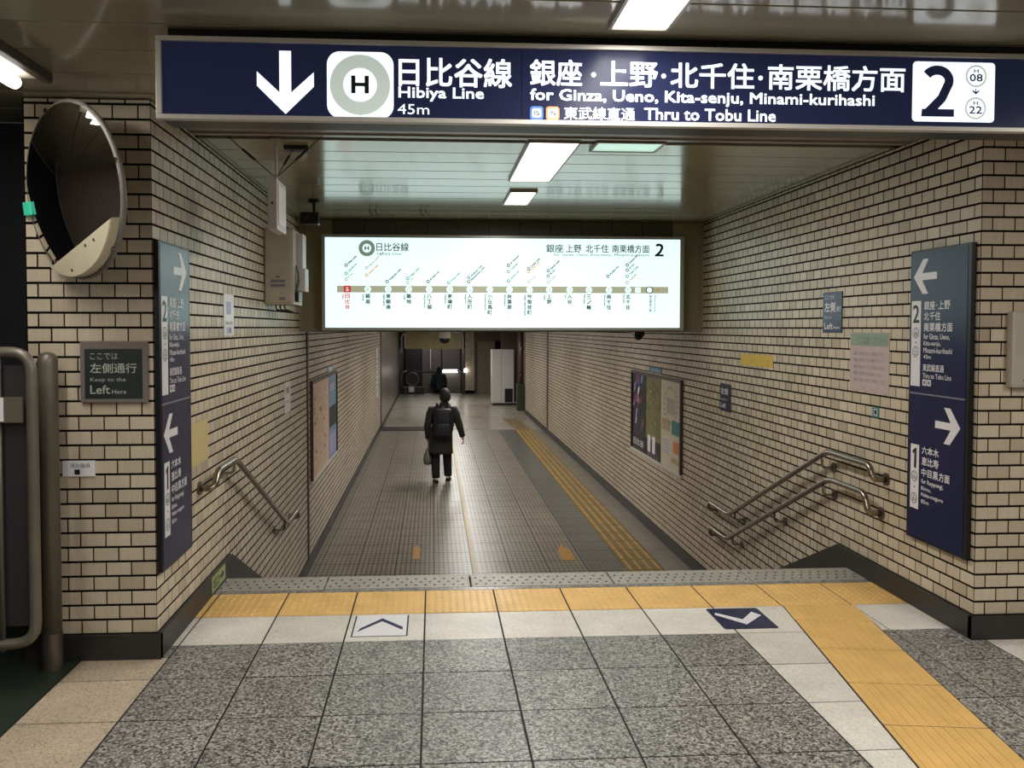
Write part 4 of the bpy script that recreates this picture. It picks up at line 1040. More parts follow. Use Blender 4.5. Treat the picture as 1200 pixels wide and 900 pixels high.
# ------------------------------------------------------------------ handrails
def handrail(label, path, xw, brackets, r=0.019):
    side = 1 if xw > 0 else -1
    t = thing('handrail', label, 'handrail', (xw, path[0][1], min(p[2] for p in path)), None)
    mb = MB(); mb.tube(smooth_path(path, 0.07, 6), r, 'steel', 12); mb.build('rail', t, smooth=True)
    for e in (path[0], path[-1]):
        mb = MB(); mb.tube([(xw-side*0.001, e[1], e[2]), (xw-side*0.009, e[1], e[2])], 0.038, 'dark_steel', 16); mb.build('wall_flange', t)
    for (y, z) in brackets:
        mb = MB(); xr = path[2][0]
        mb.tube(smooth_path([(xr, y, z-0.015), (xr, y, z-0.075), (xw-side*0.004, y, z-0.075)], 0.03, 4), 0.009, 'steel', 8)
        mb.tube([(xw-side*0.001, y, z-0.075), (xw-side*0.009, y, z-0.075)], 0.034, 'dark_steel', 14); mb.build('bracket', t, smooth=False)
handrail('upper of the two parallel steel handrails on the stair wall',
         [(2.70, 4.86, 0.655), (2.615, 4.86, 0.655), (2.615, 4.90, 0.735), (2.615, 5.45, 0.735), (2.615, 7.30, -0.10), (2.615, 7.83, -0.10), (2.615, 7.86, -0.17), (2.70, 7.86, -0.17)], XR, [(5.52, 0.69), (7.15, -0.035)])
handrail('lower of the two parallel steel handrails on the stair wall',
         [(2.70, 4.91, 0.44), (2.615, 4.91, 0.44), (2.615, 4.95, 0.555), (2.615, 5.42, 0.555), (2.615, 7.35, -0.33), (2.615, 7.78, -0.33), (2.615, 7.80, -0.40), (2.70, 7.80, -0.40)], XR, [(5.50, 0.51), (6.3, 0.145), (7.2, -0.265)])
handrail('single steel handrail on the stair wall opposite the double handrails',
         [(-1.30, 4.76, 0.665), (-1.215, 4.76, 0.665), (-1.215, 4.84, 0.75), (-1.215, 5.27, 0.75), (-1.215, 7.09, -0.075), (-1.215, 7.60, -0.075), (-1.215, 7.66, -0.15), (-1.30, 7.66, -0.15)], XL, [(5.22, 0.745), (6.95, -0.02)])

# ------------------------------------------------------------------ convex mirror
mir_c = Vector((-1.555, 3.80, 2.150)); nrm = Vector((-0.62, -0.765, -0.12)).normalized()
mu = Vector((0, 0, 1)).cross(nrm).normalized(); mu = -mu if mu.x < 0 else mu; mv = nrm.cross(mu); mv = -mv if mv.z < 0 else mv
t = thing('convex_mirror', 'large round convex mirror mounted high on the tiled pier', 'mirror', tuple(mir_c))
RM = 0.372
def dome(mb, r, h, off, m, rings=14, seg=48, flip=1):
    vs = []; fs = []
    for i in range(rings+1):
        a = i/rings*r; d = h*(1-(a/r)**2)
        if i == 0: vs.append(mir_c+nrm*(d*flip+off)); continue
        for k in range(seg):
            q = 2*math.pi*k/seg; vs.append(mir_c+mu*a*math.cos(q)+mv*a*math.sin(q)+nrm*(d*flip+off))
    for k in range(seg): fs.append((0, 1+k, 1+(k+1) % seg))
    for i in range(1, rings):
        for k in range(seg):
            a = 1+(i-1)*seg; b = 1+i*seg; fs.append((a+k, b+k, b+(k+1) % seg, a+(k+1) % seg))
    mb.add(vs, fs, m)
mb = MB(); dome(mb, RM, 0.06, 0.012, 'mirror'); mb.build('mirror_face', t, smooth=True)
mb = MB(); dome(mb, RM, 0.07, -0.012, 'mirror_rim', flip=-1); mb.build('back_shell', t, smooth=True)
mb = MB(); mb.tube([mir_c+(mu*math.cos(2*math.pi*k/48)+mv*math.sin(2*math.pi*k/48))*RM for k in range(48)], 0.0135, 'mirror_rim', 8, closed=True); mb.build('rim', t, smooth=True)
mb = MB()
for k in (0.08, 0.60, 1.30, 1.75): 
    q = math.pi*k; c_ = mir_c+(mu*math.cos(q)+mv*math.sin(q))*RM
    mb.tube([c_-nrm*0.004, c_+nrm*0.02], 0.010, 'steel', 8)
mb.build('rim_clips', t)
mb = MB(); mb.tube(smooth_path([tuple(mir_c-nrm*0.07), (-1.50, 3.97, 2.17), (-1.50, YF, 2.17)], 0.04), 0.02, 'dark_steel', 10); mb.box(-1.56, YF-0.008, 2.09, -1.44, YF, 2.25, 'dark_steel'); mb.build('mounting_arm', t)
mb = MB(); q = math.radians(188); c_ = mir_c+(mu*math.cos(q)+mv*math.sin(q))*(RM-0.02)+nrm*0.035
mb.fr = (c_, mu, mv, nrm); mb.box(-0.028, -0.028, -0.01, 0.022, 0.030, 0.004, 'green_glow'); mb.fr = None; mb.build('exit_sign_patch', t)  # added glowing patch standing for a green exit sign caught in the mirror
# beige reflection at the mirror's lower right, made as a solid cream plate
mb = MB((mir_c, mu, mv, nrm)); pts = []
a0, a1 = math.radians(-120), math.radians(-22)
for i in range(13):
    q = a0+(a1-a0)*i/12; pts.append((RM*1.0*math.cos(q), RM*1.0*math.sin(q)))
mb.prism(pts, 0.0, 0.055, 'cream_reflection', inset=0.006); cp = mb.build('mirror_reflection_plate', t)
mb = MB((mir_c, mu, mv, nrm))
for (a, b) in ((0.13, -0.24), (0.20, -0.22), (0.0, -0.34)): mb.disc(a, b, 0.006, 0.058, 'dark_steel', 8)  # dark dots within that reflection, added as screw heads
mb.build('screw', cp)

# ------------------------------------------------------------------ folding gate and post on the left
t = thing('steel_gate', 'dark tubular steel gate frame with a white tag, beside the round post', 'gate', (-1.9, 3.62, 0.1))
mb = MB(); GY = 3.62
mb.tube(smooth_path([(-3.2, GY, 1.455), (-1.665, GY, 1.455), (-1.665, GY, 0.235), (-3.2, GY, 0.175)], 0.09, 7), 0.023, 'gate_paint', 12); mb.build('gate_frame', t, smooth=True)
for x in (-1.80, -1.93, -2.06, -2.19, -2.45, -2.7, -2.95):
    mb = MB(); mb.tube([(x, GY, 0.20), (x, GY, 1.44)], 0.012, 'gate_paint', 8); mb.build('gate_bar', t, smooth=True)
mb = MB(); mb.box(-3.1, GY+0.02, 0.30, -1.70, GY+0.03, 1.40, 'gate_panel'); mb.build('gate_sheet', t)
mb = MB(); mb.box(-3.1, GY-0.03, 1.165, -1.69, GY-0.02, 1.27, 'gate_paint'); mb.build('cross_band', t)
mb = MB(); mb.box(-1.98, GY-0.034, 1.17, -1.765, GY-0.030, 1.268, 'print_white')
fr = (Vector((0, GY-0.034, 0)), Vector((1, 0, 0)), Vector((0, 0, 1)), Vector((0, -1, 0))); mb.fr = fr
mb.text('立入禁止', (-1.95, 1.20, -1.785, 1.235), 'print_red', 0.0008, 0.01); mb.build('tag', t)
mb = MB()
for x in (-2.9, -1.95):
    mb.tube([(x, GY, 0.19), (x, GY, 0.045)], 0.015, 'gate_paint', 8); mb.tube([(x-0.012, GY, 0.04), (x+0.012, GY, 0.04)], 0.04, 'black_plastic', 14)
mb.build('castor', t)
t = thing('gate_post', 'thick round steel post with a rounded top between gate and tiled pier', 'post', (-1.735, 3.925, 0))
mb = MB(); px_, py_ = -1.737, 3.93
mb.tube([(px_, py_, 0.0), (px_, py_, 1.40), (px_, py_, 1.425), (px_, py_, 1.440), (px_, py_, 1.447)], [0.043, 0.043, 0.040, 0.028, 0.008], 'gate_paint', 24); mb.build('post_tube', t, smooth=True)
mb = MB(); mb.tube([(px_, py_, 0.0), (px_, py_, 0.17)], 0.0455, 'dark_steel', 24); mb.build('base_sleeve', t)
mb = MB()
for z in (0.3, 1.3): mb.box(px_-0.075, py_-0.035, z, px_-0.03, py_-0.02, z+0.10, 'steel')
mb.build('hinge', t)

# ------------------------------------------------------------------ floor stickers
t = thing('floor_sticker', 'white floor sticker with a thin navy chevron pointing to the stair', 'sticker', (-0.27, 4.39, 0), 'floor arrow stickers')
mb = MB(); mb.prism([(-0.418, 4.240), (-0.132, 4.240), (-0.132, 4.548), (-0.418, 4.548)], 0.0001, 0.0022, 'panel_navy', inset=0.001)
mb.prism([(-0.410, 4.243), (-0.140, 4.243), (-0.140, 4.545), (-0.410, 4.545)], 0.001, 0.0030, 'print_white', inset=0.0006); mb.build('sticker_sheet', t)
mb = MB(); mb.prism([(-0.392, 4.300), (-0.378, 4.355), (-0.272, 4.500), (-0.160, 4.362), (-0.160, 4.320), (-0.272, 4.455)], 0.0028, 0.0036, 'panel_navy'); mb.build('chevron', t)
t = thing('floor_sticker', 'navy floor sticker with a thick white chevron pointing back to the hall', 'sticker', (1.645, 4.39, 0), 'floor arrow stickers')
mb = MB(); pts = []
mb.prism([(1.512, 4.232), (1.780, 4.232), (1.790, 4.242), (1.790, 4.535), (1.780, 4.545), (1.512, 4.545), (1.502, 4.535), (1.502, 4.242)], 0.0001, 0.0030, 'panel_navy', inset=0.001); mb.build('sticker_sheet', t)
mb = MB(); mb.prism([(1.532, 4.475), (1.520, 4.445), (1.640, 4.290), (1.770, 4.425), (1.735, 4.480), (1.645, 4.365)], 0.0028, 0.0038, 'print_white'); mb.build('chevron', t)

# ------------------------------------------------------------------ hanging sign seen edge-on, with chains
t = thing('hanging_box', 'thin white double sided box hanging from the stair ceiling on a pole with stay wires', 'hanging sign', (-0.865, 4.75, 2.09))
mb = MB(); mb.box(-0.892, 4.66, 2.09, -0.842, 4.95, 2.365, 'box_light', bev=0.006); hb = mb.build('casing', t)
mb = MB(); mb.box(-0.842, 4.69, 2.12, -0.838, 4.92, 2.335, 'print_white'); mb.build('side_face', t)
mb = MB(); mb.tube([(-0.867, 4.657, 2.23), (-0.867, 4.662, 2.23)], 0.008, 'black_plastic', 8); mb.build('screw', hb)
mb = MB(); mb.tube([(-0.867, 4.78, 2.36), (-0.867, 4.78, ZC)], 0.009, 'box_light', 10); mb.tube([(-0.867, 4.78, ZC-0.012), (-0.867, 4.78, ZC)], 0.03, 'dark_steel', 12); mb.build('pole', t)
for (x, y) in ((-1.13, 4.76), (-0.60, 4.72), (-0.80, 5.02)):
    mb = MB(); a = Vector((-0.867, 4.78, 2.385)); b = Vector((x, y, ZC)); mb.tube([a, b], 0.0028, 'wire', 6)
    mb.tube([a.lerp(b, 0.42), a.lerp(b, 0.68)], 0.0075, 'wire', 6); mb.build('stay_wire', t)
mb = MB(); mb.box(-0.86, 4.98, ZC-0.025, -0.72, 5.06, ZC-0.001, 'wire', bev=0.004); mb.build('ceiling_plate', t)

# electrical cabinet on the left wall
t = thing('electrical_cabinet', 'beige electrical cabinet with small boxes on its side, next to the route map', 'cabinet', (-1.18, 6.85, 1.73))
mb = MB(); mb.box(XL, 6.62, 1.735, -1.075, 7.05, 2.32, 'box_paint', bev=0.006); mb.build('cabinet_body', t)
mb = MB(); mb.box(-1.288, 6.612, 1.75, -1.09, 6.622, 2.305, 'box_paint', bev=0.003); dr = mb.build('cabinet_door', t)
mb = MB(); mb.box(-1.245, 6.608, 1.905, -1.135, 6.613, 1.925, 'print_grey'); mb.box(-1.245, 6.608, 1.87, -1.135, 6.613, 1.892, 'print_grey'); mb.box(-1.205, 6.608, 1.94, -1.175, 6.613, 1.955, 'print_grey'); mb.box(-1.18, 6.608, 1.77, -1.135, 6.613, 1.79, 'print_grey'); mb.build('door_label', dr)
mb = MB(); mb.box(-1.075, 6.80, 2.02, -1.03, 6.98, 2.30, 'box_light', bev=0.004); mb.build('junction_box', t)
mb = MB(); mb.box(-1.075, 6.72, 1.84, -1.00, 6.90, 2.02, 'box_light', bev=0.004); mb.build('junction_box', t)
mb = MB()
for i in range(4): mb.tube(smooth_path([(-1.065, 6.70+0.03*i, 2.04-0.02*i), (-1.045, 6.70+0.03*i, 1.95), (-1.06, 6.66+0.03*i, 1.84), (-1.07, 6.7, 1.76)], 0.03), 0.006, 'wire', 6)
mb.box(-1.075, 6.68, 1.76, -1.045, 6.86, 1.83, 'black_plastic', bev=0.003); mb.build('cable_loop', t)
mb = MB()
for i in range(3): mb.tube(smooth_path([(-1.23+0.03*i, 6.75, 1.74), (-1.235+0.035*i, 6.75, 1.70), (-1.17+0.03*i, 6.8, 1.68)], 0.02), 0.006, 'wire', 6)
mb.build('cable_stub', t)
t = thing('security_camera', 'dark bracketed camera on the stair ceiling behind the hanging white box', 'camera', (-1.0, 7.1, 2.45))
mb = MB(); mb.tube([(-0.98, 7.1, ZC), (-0.98, 7.1, 2.50)], 0.014, 'black_plastic', 10); mb.tube([(-0.98, 7.1, 2.585), (-0.98, 7.1, ZC)], 0.05, 'black_plastic', 14); mb.build('bracket', t)
mb = MB(); mb.box(-1.08, 7.0, 2.40, -0.93, 7.10, 2.50, 'black_plastic', bev=0.012); mb.build('camera_body', t)
mb = MB(); mb.tube([(-1.04, 7.0, 2.45), (-1.04, 6.97, 2.45)], 0.028, 'wire', 14); mb.build('lens', t)

# small black dome camera under the bulkhead and ceiling fittings far off
def dome_cam(name, label, x, y, z, r, drop, box=None):
    t = thing(name, label, 'camera', (x, y, z))
    mb = MB(); mb.box(x-r*1.1, y-r*1.1, z, x+r*1.1, y+r*1.1, z+drop, 'dark_steel' if box else 'black_plastic', bev=0.004); mb.build('housing', t)
    mb = MB(); mb.tube([(x, y, z+0.005)]+[(x, y, z-r*math.sin(a)) for a in (0.2, 0.6, 1.0, 1.35, 1.55)], [r]+[r*math.cos(a) for a in (0.2, 0.6, 1.0, 1.35, 1.55)], 'black_plastic', 20); mb.build('dome', t, smooth=True)
dome_cam('dome_camera', 'small black dome camera just under the edge of the lit route map', 2.22, 9.05, 1.47, 0.05, 0.15)
dome_cam('dome_camera', 'black dome camera on a dark drop box in the middle of the far corridor ceiling', 0.27, 20.0, 1.30, 0.13, 0.33, True)
mb = MB(); mb.box(-0.2, 20.0, 1.38, 0.05, 20.3, 1.62, 'dark_steel', bev=0.01); tag(mb.build('ceiling_unit'), 'dark grey square unit hanging from the far ceiling beside the drop box', 'fitting')
mb = MB(); mb.box(0.42, 20.0, 1.40, 0.64, 20.25, 1.62, 'black_plastic', bev=0.01); tag(mb.build('ceiling_unit'), 'flat black unit hanging from the far ceiling beside the drop box', 'fitting')
t = thing('ceiling_hooks', 'pair of small dark hooks under the stair ceiling before the route map', 'hook', (-0.35, 7.6, 2.55))
for x in (-0.56, -0.11):
    mb = MB()
    for d in (0, 0.05): mb.tube(smooth_path([(x+d, 7.6, ZC), (x+d, 7.6, 2.575), (x+d+0.03, 7.6, 2.555)], 0.01), 0.005, 'wire', 6)
    mb.build('hook', t)

# ------------------------------------------------------------------ far end of the corridor
wf = struct('wall_panelled_left', (XL, 26, ZL))
mb = MB(); mb.box(XL-0.2, 21.0, ZL-0.1, XL+0.0, 32.2, 1.65, 'grout'); mb.build('wall_backing', wf)
for i in range(10):
    a = 21.02+i*1.11; mb = MB(); mb.box(XL-0.01, a, ZL+0.12, XL+0.02, a+1.10, 1.62, 'smooth_wall', bev=0.003); mb.build('wall_panel', wf)
mb = MB(); mb.box(XL-0.01, 21.0, ZL, XL+0.03, 32.0, ZL+0.12, 'baseboard'); mb.build('skirting', wf)
we = struct('wall_end', (1.8, 32, ZL))
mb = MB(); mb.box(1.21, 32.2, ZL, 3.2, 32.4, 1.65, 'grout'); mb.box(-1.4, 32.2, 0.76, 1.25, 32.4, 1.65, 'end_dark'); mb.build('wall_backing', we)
mb = MB()
for k in range(37):
    z0 = ZL+0.12+k*TH
    for j in range(3):
        u0 = 1.215+j*TW+(TW/2 if k % 2 else 0)
        if u0 > 1.54: continue
        stuff_tile(mb, Vector((0, 32.19, 0)), Ux, Vector((0, -1, 0)), (1.215 if j == 0 else u0)+GV/2, min(u0+TW, 1.57)-GV/2, z0+GH/2, z0+TH-GH/2, random.random())
mb.build('wall_tiles', we, kind='stuff', tint=True)
for i in range(8):
    a = -1.05+i*0.275; mb = MB(); mb.box(a, 32.1, 0.75, a+0.272, 32.2, 1.64, 'end_cream', bev=0.004); mb.build('cream_panel', we)
mb = MB(); mb.box(1.58, 32.0, 1.05, 3.0, 32.2, 1.65, 'column_paint'); mb.box(1.57, 32.0, ZL, 1.65, 32.2, 1.05, 'door_frame'); mb.build('door_surround', we)
d1 = struct('door_1', (1.95, 32.15, ZL)); mb = MB(); mb.box(1.65, 32.1, ZL, 2.35, 32.16, 1.05, 'door_beige', bev=0.005); mb.build('door_leaf', d1)
mb = MB(); mb.tube([(2.27, 32.08, 0.0), (2.27, 32.08, 0.25)], 0.015, 'steel', 8); mb.build('door_handle', d1)
# stairwell going down behind the end opening
sd = struct('stairs_down', (0, 34, -3))
for i in range(10):
    mb = MB(); mb.box(-1.3, 32.0+0.3*i, ZL-0.16*i-1.0, 1.25, 32.31+0.3*i, ZL-0.16*(i+1)+0.16-(0.0 if i else 0.001), 'end_mid'); mb.build('stair_step', sd)
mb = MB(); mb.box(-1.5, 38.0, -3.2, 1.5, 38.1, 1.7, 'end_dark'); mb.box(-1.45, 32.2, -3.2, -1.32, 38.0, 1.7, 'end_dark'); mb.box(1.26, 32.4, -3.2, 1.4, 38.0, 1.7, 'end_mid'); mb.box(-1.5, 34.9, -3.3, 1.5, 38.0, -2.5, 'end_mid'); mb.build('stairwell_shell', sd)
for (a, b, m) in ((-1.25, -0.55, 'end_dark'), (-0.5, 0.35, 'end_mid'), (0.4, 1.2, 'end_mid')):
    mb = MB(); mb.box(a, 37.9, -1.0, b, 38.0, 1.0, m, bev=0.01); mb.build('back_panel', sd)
mb = MB(); mb.box(-0.14, 37.8, -0.3, -0.10, 37.88, 0.6, 'box_light'); mb.build('light_strip', sd)
# glowing bar standing for reflected lamp light, rails and balustrades of the stairwell
mb = MB(); mb.box(0.38, 33.85, -0.25, 0.98, 33.95, -0.13, 'lamp_diffuser'); tag(mb.build('lamp_reflection'), 'bright bar of reflected lamp light at the head of the far stairway behind the second walker', 'lamp')
t = thing('balustrade', 'grey glossy balustrade panels with a dark top rail across the far stairway', 'balustrade', (0, 34.0, -1.6))
for (a, b) in ((-0.42, 0.28), (0.30, 1.10)):
    mb = MB(); mb.box(a, 34.0, -1.9, b, 34.04, -0.27, 'smooth_wall', bev=0.004); mb.build('balustrade_panel', t)
mb = MB(); mb.box(-1.3, 33.98, -0.27, 1.25, 34.06, -0.20, 'end_dark'); mb.build('top_rail', t)
t = thing('escalator_newel', 'round dark escalator newel with a pale belt at the far stairway', 'escalator', (-0.85, 32.4, ZL))
mb = MB(); mb.tube([(-0.80, 32.35, -0.42), (-0.80, 32.42, -0.42)], 0.27, 'end_dark', 28); mb.build('newel_disc', t)
mb = MB(); mb.tube([(-0.80+0.24*math.cos(k*math.pi/14), 32.33, -0.42+0.24*math.sin(k*math.pi/14)) for k in range(28)], 0.028, 'end_mid', 8, closed=True); mb.build('handrail_belt', t, smooth=True)
mb = MB(); mb.box(-1.15, 32.3, ZL, -0.35, 32.5, -0.70, 'end_dark', bev=0.02); mb.build('newel_base', t)
for (x, nm) in ((-1.19, 'left'), (1.13, 'right')):
    s_ = 1 if x < 0 else -1
    mb = MB(); mb.tube(smooth_path([(x, 31.9, ZL), (x, 31.9, -0.12), (x+s_*0.26, 31.9, -0.06)], 0.12, 6), 0.03, 'steel', 10)
    tag(mb.build('grab_rail', smooth=True), 'bright steel grab rail at the far stairway, the one by the %s' % ('round newel' if x < 0 else 'tiled pier'), 'rail')
    mb = MB(); mb.tube(smooth_path([(x, 31.95, 0.6), (x, 31.95, 1.25), (x+s_*0.12, 31.95, 1.36), (x+s_*0.12, 31.95, 0.80), (x+s_*0.12, 32.08, 0.80)], 0.08, 6), 0.03, 'box_light', 10)
    tag(mb.build('pipe_bend', smooth=True), 'pale bent pipe at the top of the far opening, above the %s' % ('round newel' if x < 0 else 'small square lamp'), 'pipe')
mb = MB(); mb.box(-0.93, 32.22, -0.90, -0.72, 32.24, -0.68, 'box_light'); mb.box(-0.88, 32.21, -0.86, -0.78, 32.22, -0.74, 'print_white'); tag(mb.build('small_notice'), 'small bright white notice at the foot of the round newel', 'notice')
mb = MB(); mb.box(1.17, 32.05, -0.14, 1.29, 32.18, -0.01, 'lamp_diffuser', bev=0.01); tag(mb.build('small_lamp'), 'small bright square lamp on the far tiled pier', 'lamp')

# white locker, pipe column and green box at the right
t = thing('white_locker', 'tall white metal locker with a dark vent beside the far door', 'locker', (2.15, 27.5, ZL))
mb = MB(); mb.box(1.90, 27.3, ZL+0.06, 2.62, 27.95, 0.84, 'locker_white', bev=0.01); mb.build('locker_body', t)
mb = MB(); mb.box(1.92, 27.28, ZL+0.08, 2.20, 27.31, 0.82, 'locker_white', bev=0.006); mb.build('locker_door', t)
mb = MB(); mb.box(2.23, 27.28, ZL+0.08, 2.60, 27.31, 0.82, 'locker_white', bev=0.006); dd = mb.build('locker_door', t)
mb = MB(); mb.box(2.31, 27.265, -0.86, 2.57, 27.285, -0.42, 'end_dark')
for i in range(8): mb.box(2.32, 27.255, -0.83+0.05*i, 2.56, 27.27, -0.815+0.05*i, 'black_plastic')
mb.build('vent_grille', dd)
mb = MB(); mb.box(1.93, 27.35, ZL, 2.59, 27.9, ZL+0.06, 'end_dark'); mb.build('plinth', t)
cp = struct('trim_4', (2.9, 26.8, ZL)); mb = MB(); mb.box(2.84, 24.74, ZL, 3.2, 28.6, 1.65, 'column_paint'); mb.build('pier', cp)
mb = MB(); mb.box(2.3, 28.6, ZL, 3.2, 28.7, 1.65, 'column_paint'); mb.build('recess_back', cp)
t = thing('drain_pipe', 'dull red-brown vertical pipe beside the white locker', 'pipe', (2.74, 27.2, -0.2))
mb = MB(); mb.tube([(2.66, 25.55, -0.15), (2.66, 25.55, 1.62)], 0.07, 'pipe_red', 14); mb.build('pipe', t, smooth=True)
mb = MB()
for z in (0.1, 0.9): mb.tube([(2.66, 25.55, z), (2.66, 25.55, z+0.05)], 0.085, 'steel', 14)
mb.build('collar', t)
mb = MB(); mb.box(2.53, 25.4, ZL, 2.79, 25.7, -0.15, 'green_box', bev=0.02); tag(mb.build('green_cover'), 'dark green cover box round the foot of the red-brown pipe', 'box')

# ------------------------------------------------------------------ people
def skin_mesh(nodes, edges, root, subd=2):
    names = list(nodes); me = bpy.data.meshes.new('tmp_body')
    me.from_pydata([nodes[n][0] for n in names], [(names.index(a), names.index(b)) for a, b in edges], [])
    o = bpy.data.objects.new('tmp_body', me); COL.objects.link(o)
    md = o.modifiers.new('s', 'SKIN'); md.use_smooth_shade = True
    sv = me.skin_vertices[0].data
    for i, n in enumerate(names):
        r = nodes[n][1]; sv[i].radius = (r, r) if not isinstance(r, tuple) else r
        sv[i].use_root = (n == root)
    if subd: o.modifiers.new('d', 'SUBSURF').levels = subd
    dg = bpy.context.evaluated_depsgraph_get()
    m2 = bpy.data.meshes.new_from_object(o.evaluated_get(dg))
    vs = [v.co.copy() for v in m2.vertices]; fs = [tuple(p.vertices) for p in m2.polygons]
    bpy.data.objects.remove(o); bpy.data.meshes.remove(me); bpy.data.meshes.remove(m2)
    return vs, fs
def loft(rings, seg=24):
    """rings: (cx, cy, cz, rx, ry[, power])"""
    vs = []; fs = []
    for (cx, cy, cz, rx, ry) in rings:
        for k in range(seg):
            a = 2*math.pi*k/seg; c, s = math.cos(a), math.sin(a)
            sc_ = 1/((abs(c)**2.4+abs(s)**2.4)**(1/2.4))
            vs.append(Vector((cx+rx*c*sc_, cy+ry*s*sc_, cz)))
    n = len(rings)
    for i in range(n-1):
        for k in range(seg): fs.append((i*seg+k, i*seg+(k+1) % seg, (i+1)*seg+(k+1) % seg, (i+1)*seg+k))
    fs += [tuple(range(seg-1, -1, -1)), tuple(range((n-1)*seg, n*seg))]
    return vs, fs
def person(label, base, J_, coat_m, hood, hair_m, hem=0.47, scale=1.0):
    """J_: dictionary of joints in metres, X to the right, Y forward (walking direction), Z up"""
    t = thing('person', label, 'person', base); B = Vector(base)
    V = lambda p: Vector(p)
    nodes = {'pel': (J_['pel'], 0.125), 'sp': (J_['sp'], 0.115), 'ch': (J_['ch'], 0.135), 'nk': (J_['nk'], 0.05), 'hd': (J_['hd'], 0.06)}
    edges = [('pel', 'sp'), ('sp', 'ch'), ('ch', 'nk'), ('nk', 'hd')]
    for s in 'LR':
        nodes.update({'sh'+s: (J_['sh'+s], 0.055), 'el'+s: (J_['el'+s], 0.040), 'wr'+s: (J_['wr'+s], 0.026), 'pm'+s: (J_['pm'+s], (0.036, 0.020)),
                      'hp'+s: (J_['hp'+s], 0.085), 'kn'+s: (J_['kn'+s], 0.055), 'an'+s: (J_['an'+s], 0.036), 'to'+s: (J_['to'+s], 0.034)})
        edges += [('ch', 'sh'+s), ('sh'+s, 'el'+s), ('el'+s, 'wr'+s), ('wr'+s, 'pm'+s), ('pel', 'hp'+s), ('hp'+s, 'kn'+s), ('kn'+s, 'an'+s), ('an'+s, 'to'+s)]
    vs, fs = skin_mesh(nodes, edges, 'pel', 1)
    mb = MB(); mb.add([v+B for v in vs], fs, 'skin')
    # fingers: four bent chains of unequal length and a thumb from the side of the palm
    for s in 'LR':
        w, pm = V(J_['wr'+s]), V(J_['pm'+s]); d = (pm-w).normalized(); side = Vector((0, 1, 0)); inn = Vector((-1 if s == 'R' else 1, 0, 0))
        for k, (o_, ln) in enumerate(((0.026, 0.070), (0.009, 0.078), (-0.008, 0.073), (-0.025, 0.058))):
            a = pm+side*o_+d*0.005
            b = a+d*ln*0.45; c = b+(d*0.75+inn*0.66).normalized()*ln*0.33; e = c+(d*0.2+inn*0.98).normalized()*ln*0.28
            v2, f2 = skin_mesh({'a': (a, 0.0090), 'b': (b, 0.0085), 'c': (c, 0.0080), 'e': (e, 0.0068)}, [('a', 'b'), ('b', 'c'), ('c', 'e')], 'a', 1)
            mb.add([v+B for v in v2], f2, 'skin')
        a = w+d*0.03+side*0.02; b = a+(side*0.8+d*0.6).normalized()*0.035; c = b+(side*0.25+d).normalized()*0.028
        v2, f2 = skin_mesh({'a': (a, 0.0105), 'b': (b, 0.0095), 'c': (c, 0.0080)}, [('a', 'b'), ('b', 'c')], 'a', 1)
        mb.add([v+B for v in v2], f2, 'skin')
    # head with face
    H_ = V(J_['hd'])+Vector((0, 0.0, 0.055)); bm = bmesh.new(); bmesh.ops.create_uvsphere(bm, u_segments=24, v_segments=16, radius=1)
    for v in bm.verts:
        x, y_, z = v.co; jaw = 1-0.28*max(0, -z)
        v.co = Vector((x*0.078*jaw, y_*0.096*(1-0.1*max(0, -z)), z*0.115))
        if y_ > 0.75 and abs(x) < 0.18 and -0.35 < z < 0.1: v.co.y += 0.016
        if y_ > 0.6 and abs(abs(x)-0.38) < 0.14 and abs(z-0.05) < 0.12: v.co.y -= 0.006
    mb.add_bm(bm, 'skin', Matrix.Translation(H_+B))
    for sx in (-1, 1):
        mb.add_bm(_ball(0.010), 'print_white', Matrix.Translation(H_+B+Vector((sx*0.03, 0.080, 0.005))))
        mb.add_bm(_ball(0.022), 'skin', Matrix.Translation(H_+B+Vector((sx*0.078, -0.005, -0.005))) @ Matrix.Diagonal((0.35, 0.8, 1.3, 1)))
    mb.add_bm(_ball(0.02), 'poster_red', Matrix.Translation(H_+B+Vector((0, 0.083, -0.052))) @ Matrix.Diagonal((1.2, 0.35, 0.3, 1)))
    mb.build('body', t, smooth=True)
    # hair or hood
    bm = bmesh.new(); bmesh.ops.create_uvsphere(bm, u_segments=24, v_segments=18, radius=1)
    kill = [v for v in bm.verts if (v.co.y > 0.42 and v.co.z < 0.45) or v.co.z < -0.72]
    bmesh.ops.delete(bm, geom=kill, context='VERTS')
    for v in bm.verts: v.co = Vector((v.co.x*0.094, v.co.y*0.112, v.co.z*0.134))
    mb = MB(); mb.add_bm(bm, hair_m, Matrix.Translation(H_+B+Vector((0, -0.004, 0.008)))); ho = mb.build('hood' if hood else 'hair', t, smooth=True)
    sm = ho.modifiers.new('thick', 'SOLIDIFY'); sm.thickness = 0.012
    # coat: torso loft plus sleeves
    pel, ch, nk = V(J_['pel']), V(J_['ch']), V(J_['nk']); shz = (J_['shL'][2]+J_['shR'][2])/2
    cx = ch.x; rings = []
    wS = abs(J_['shR'][0]-J_['shL'][0])/2
    rings = [(pel.x, pel.y, hem, 0.200, 0.150), (pel.x, pel.y, hem+0.05, 0.198, 0.150), (pel.x, pel.y, pel.z, 0.190, 0.145), (cx, ch.y, (pel.z+ch.z)/2, 0.180, 0.132),
             (cx, ch.y, ch.z, wS+0.005, 0.135), (cx, ch.y, shz-0.03, wS+0.012, 0.118), (cx, ch.y, shz+0.035, wS*0.80, 0.085), (nk.x, nk.y, shz+0.085, 0.085, 0.075), (nk.x, nk.y, shz+0.135, 0.066, 0.066)]
    lv, lfc = loft(rings, 28); mb = MB(); mb.add([v+B for v in lv], lfc, coat_m)
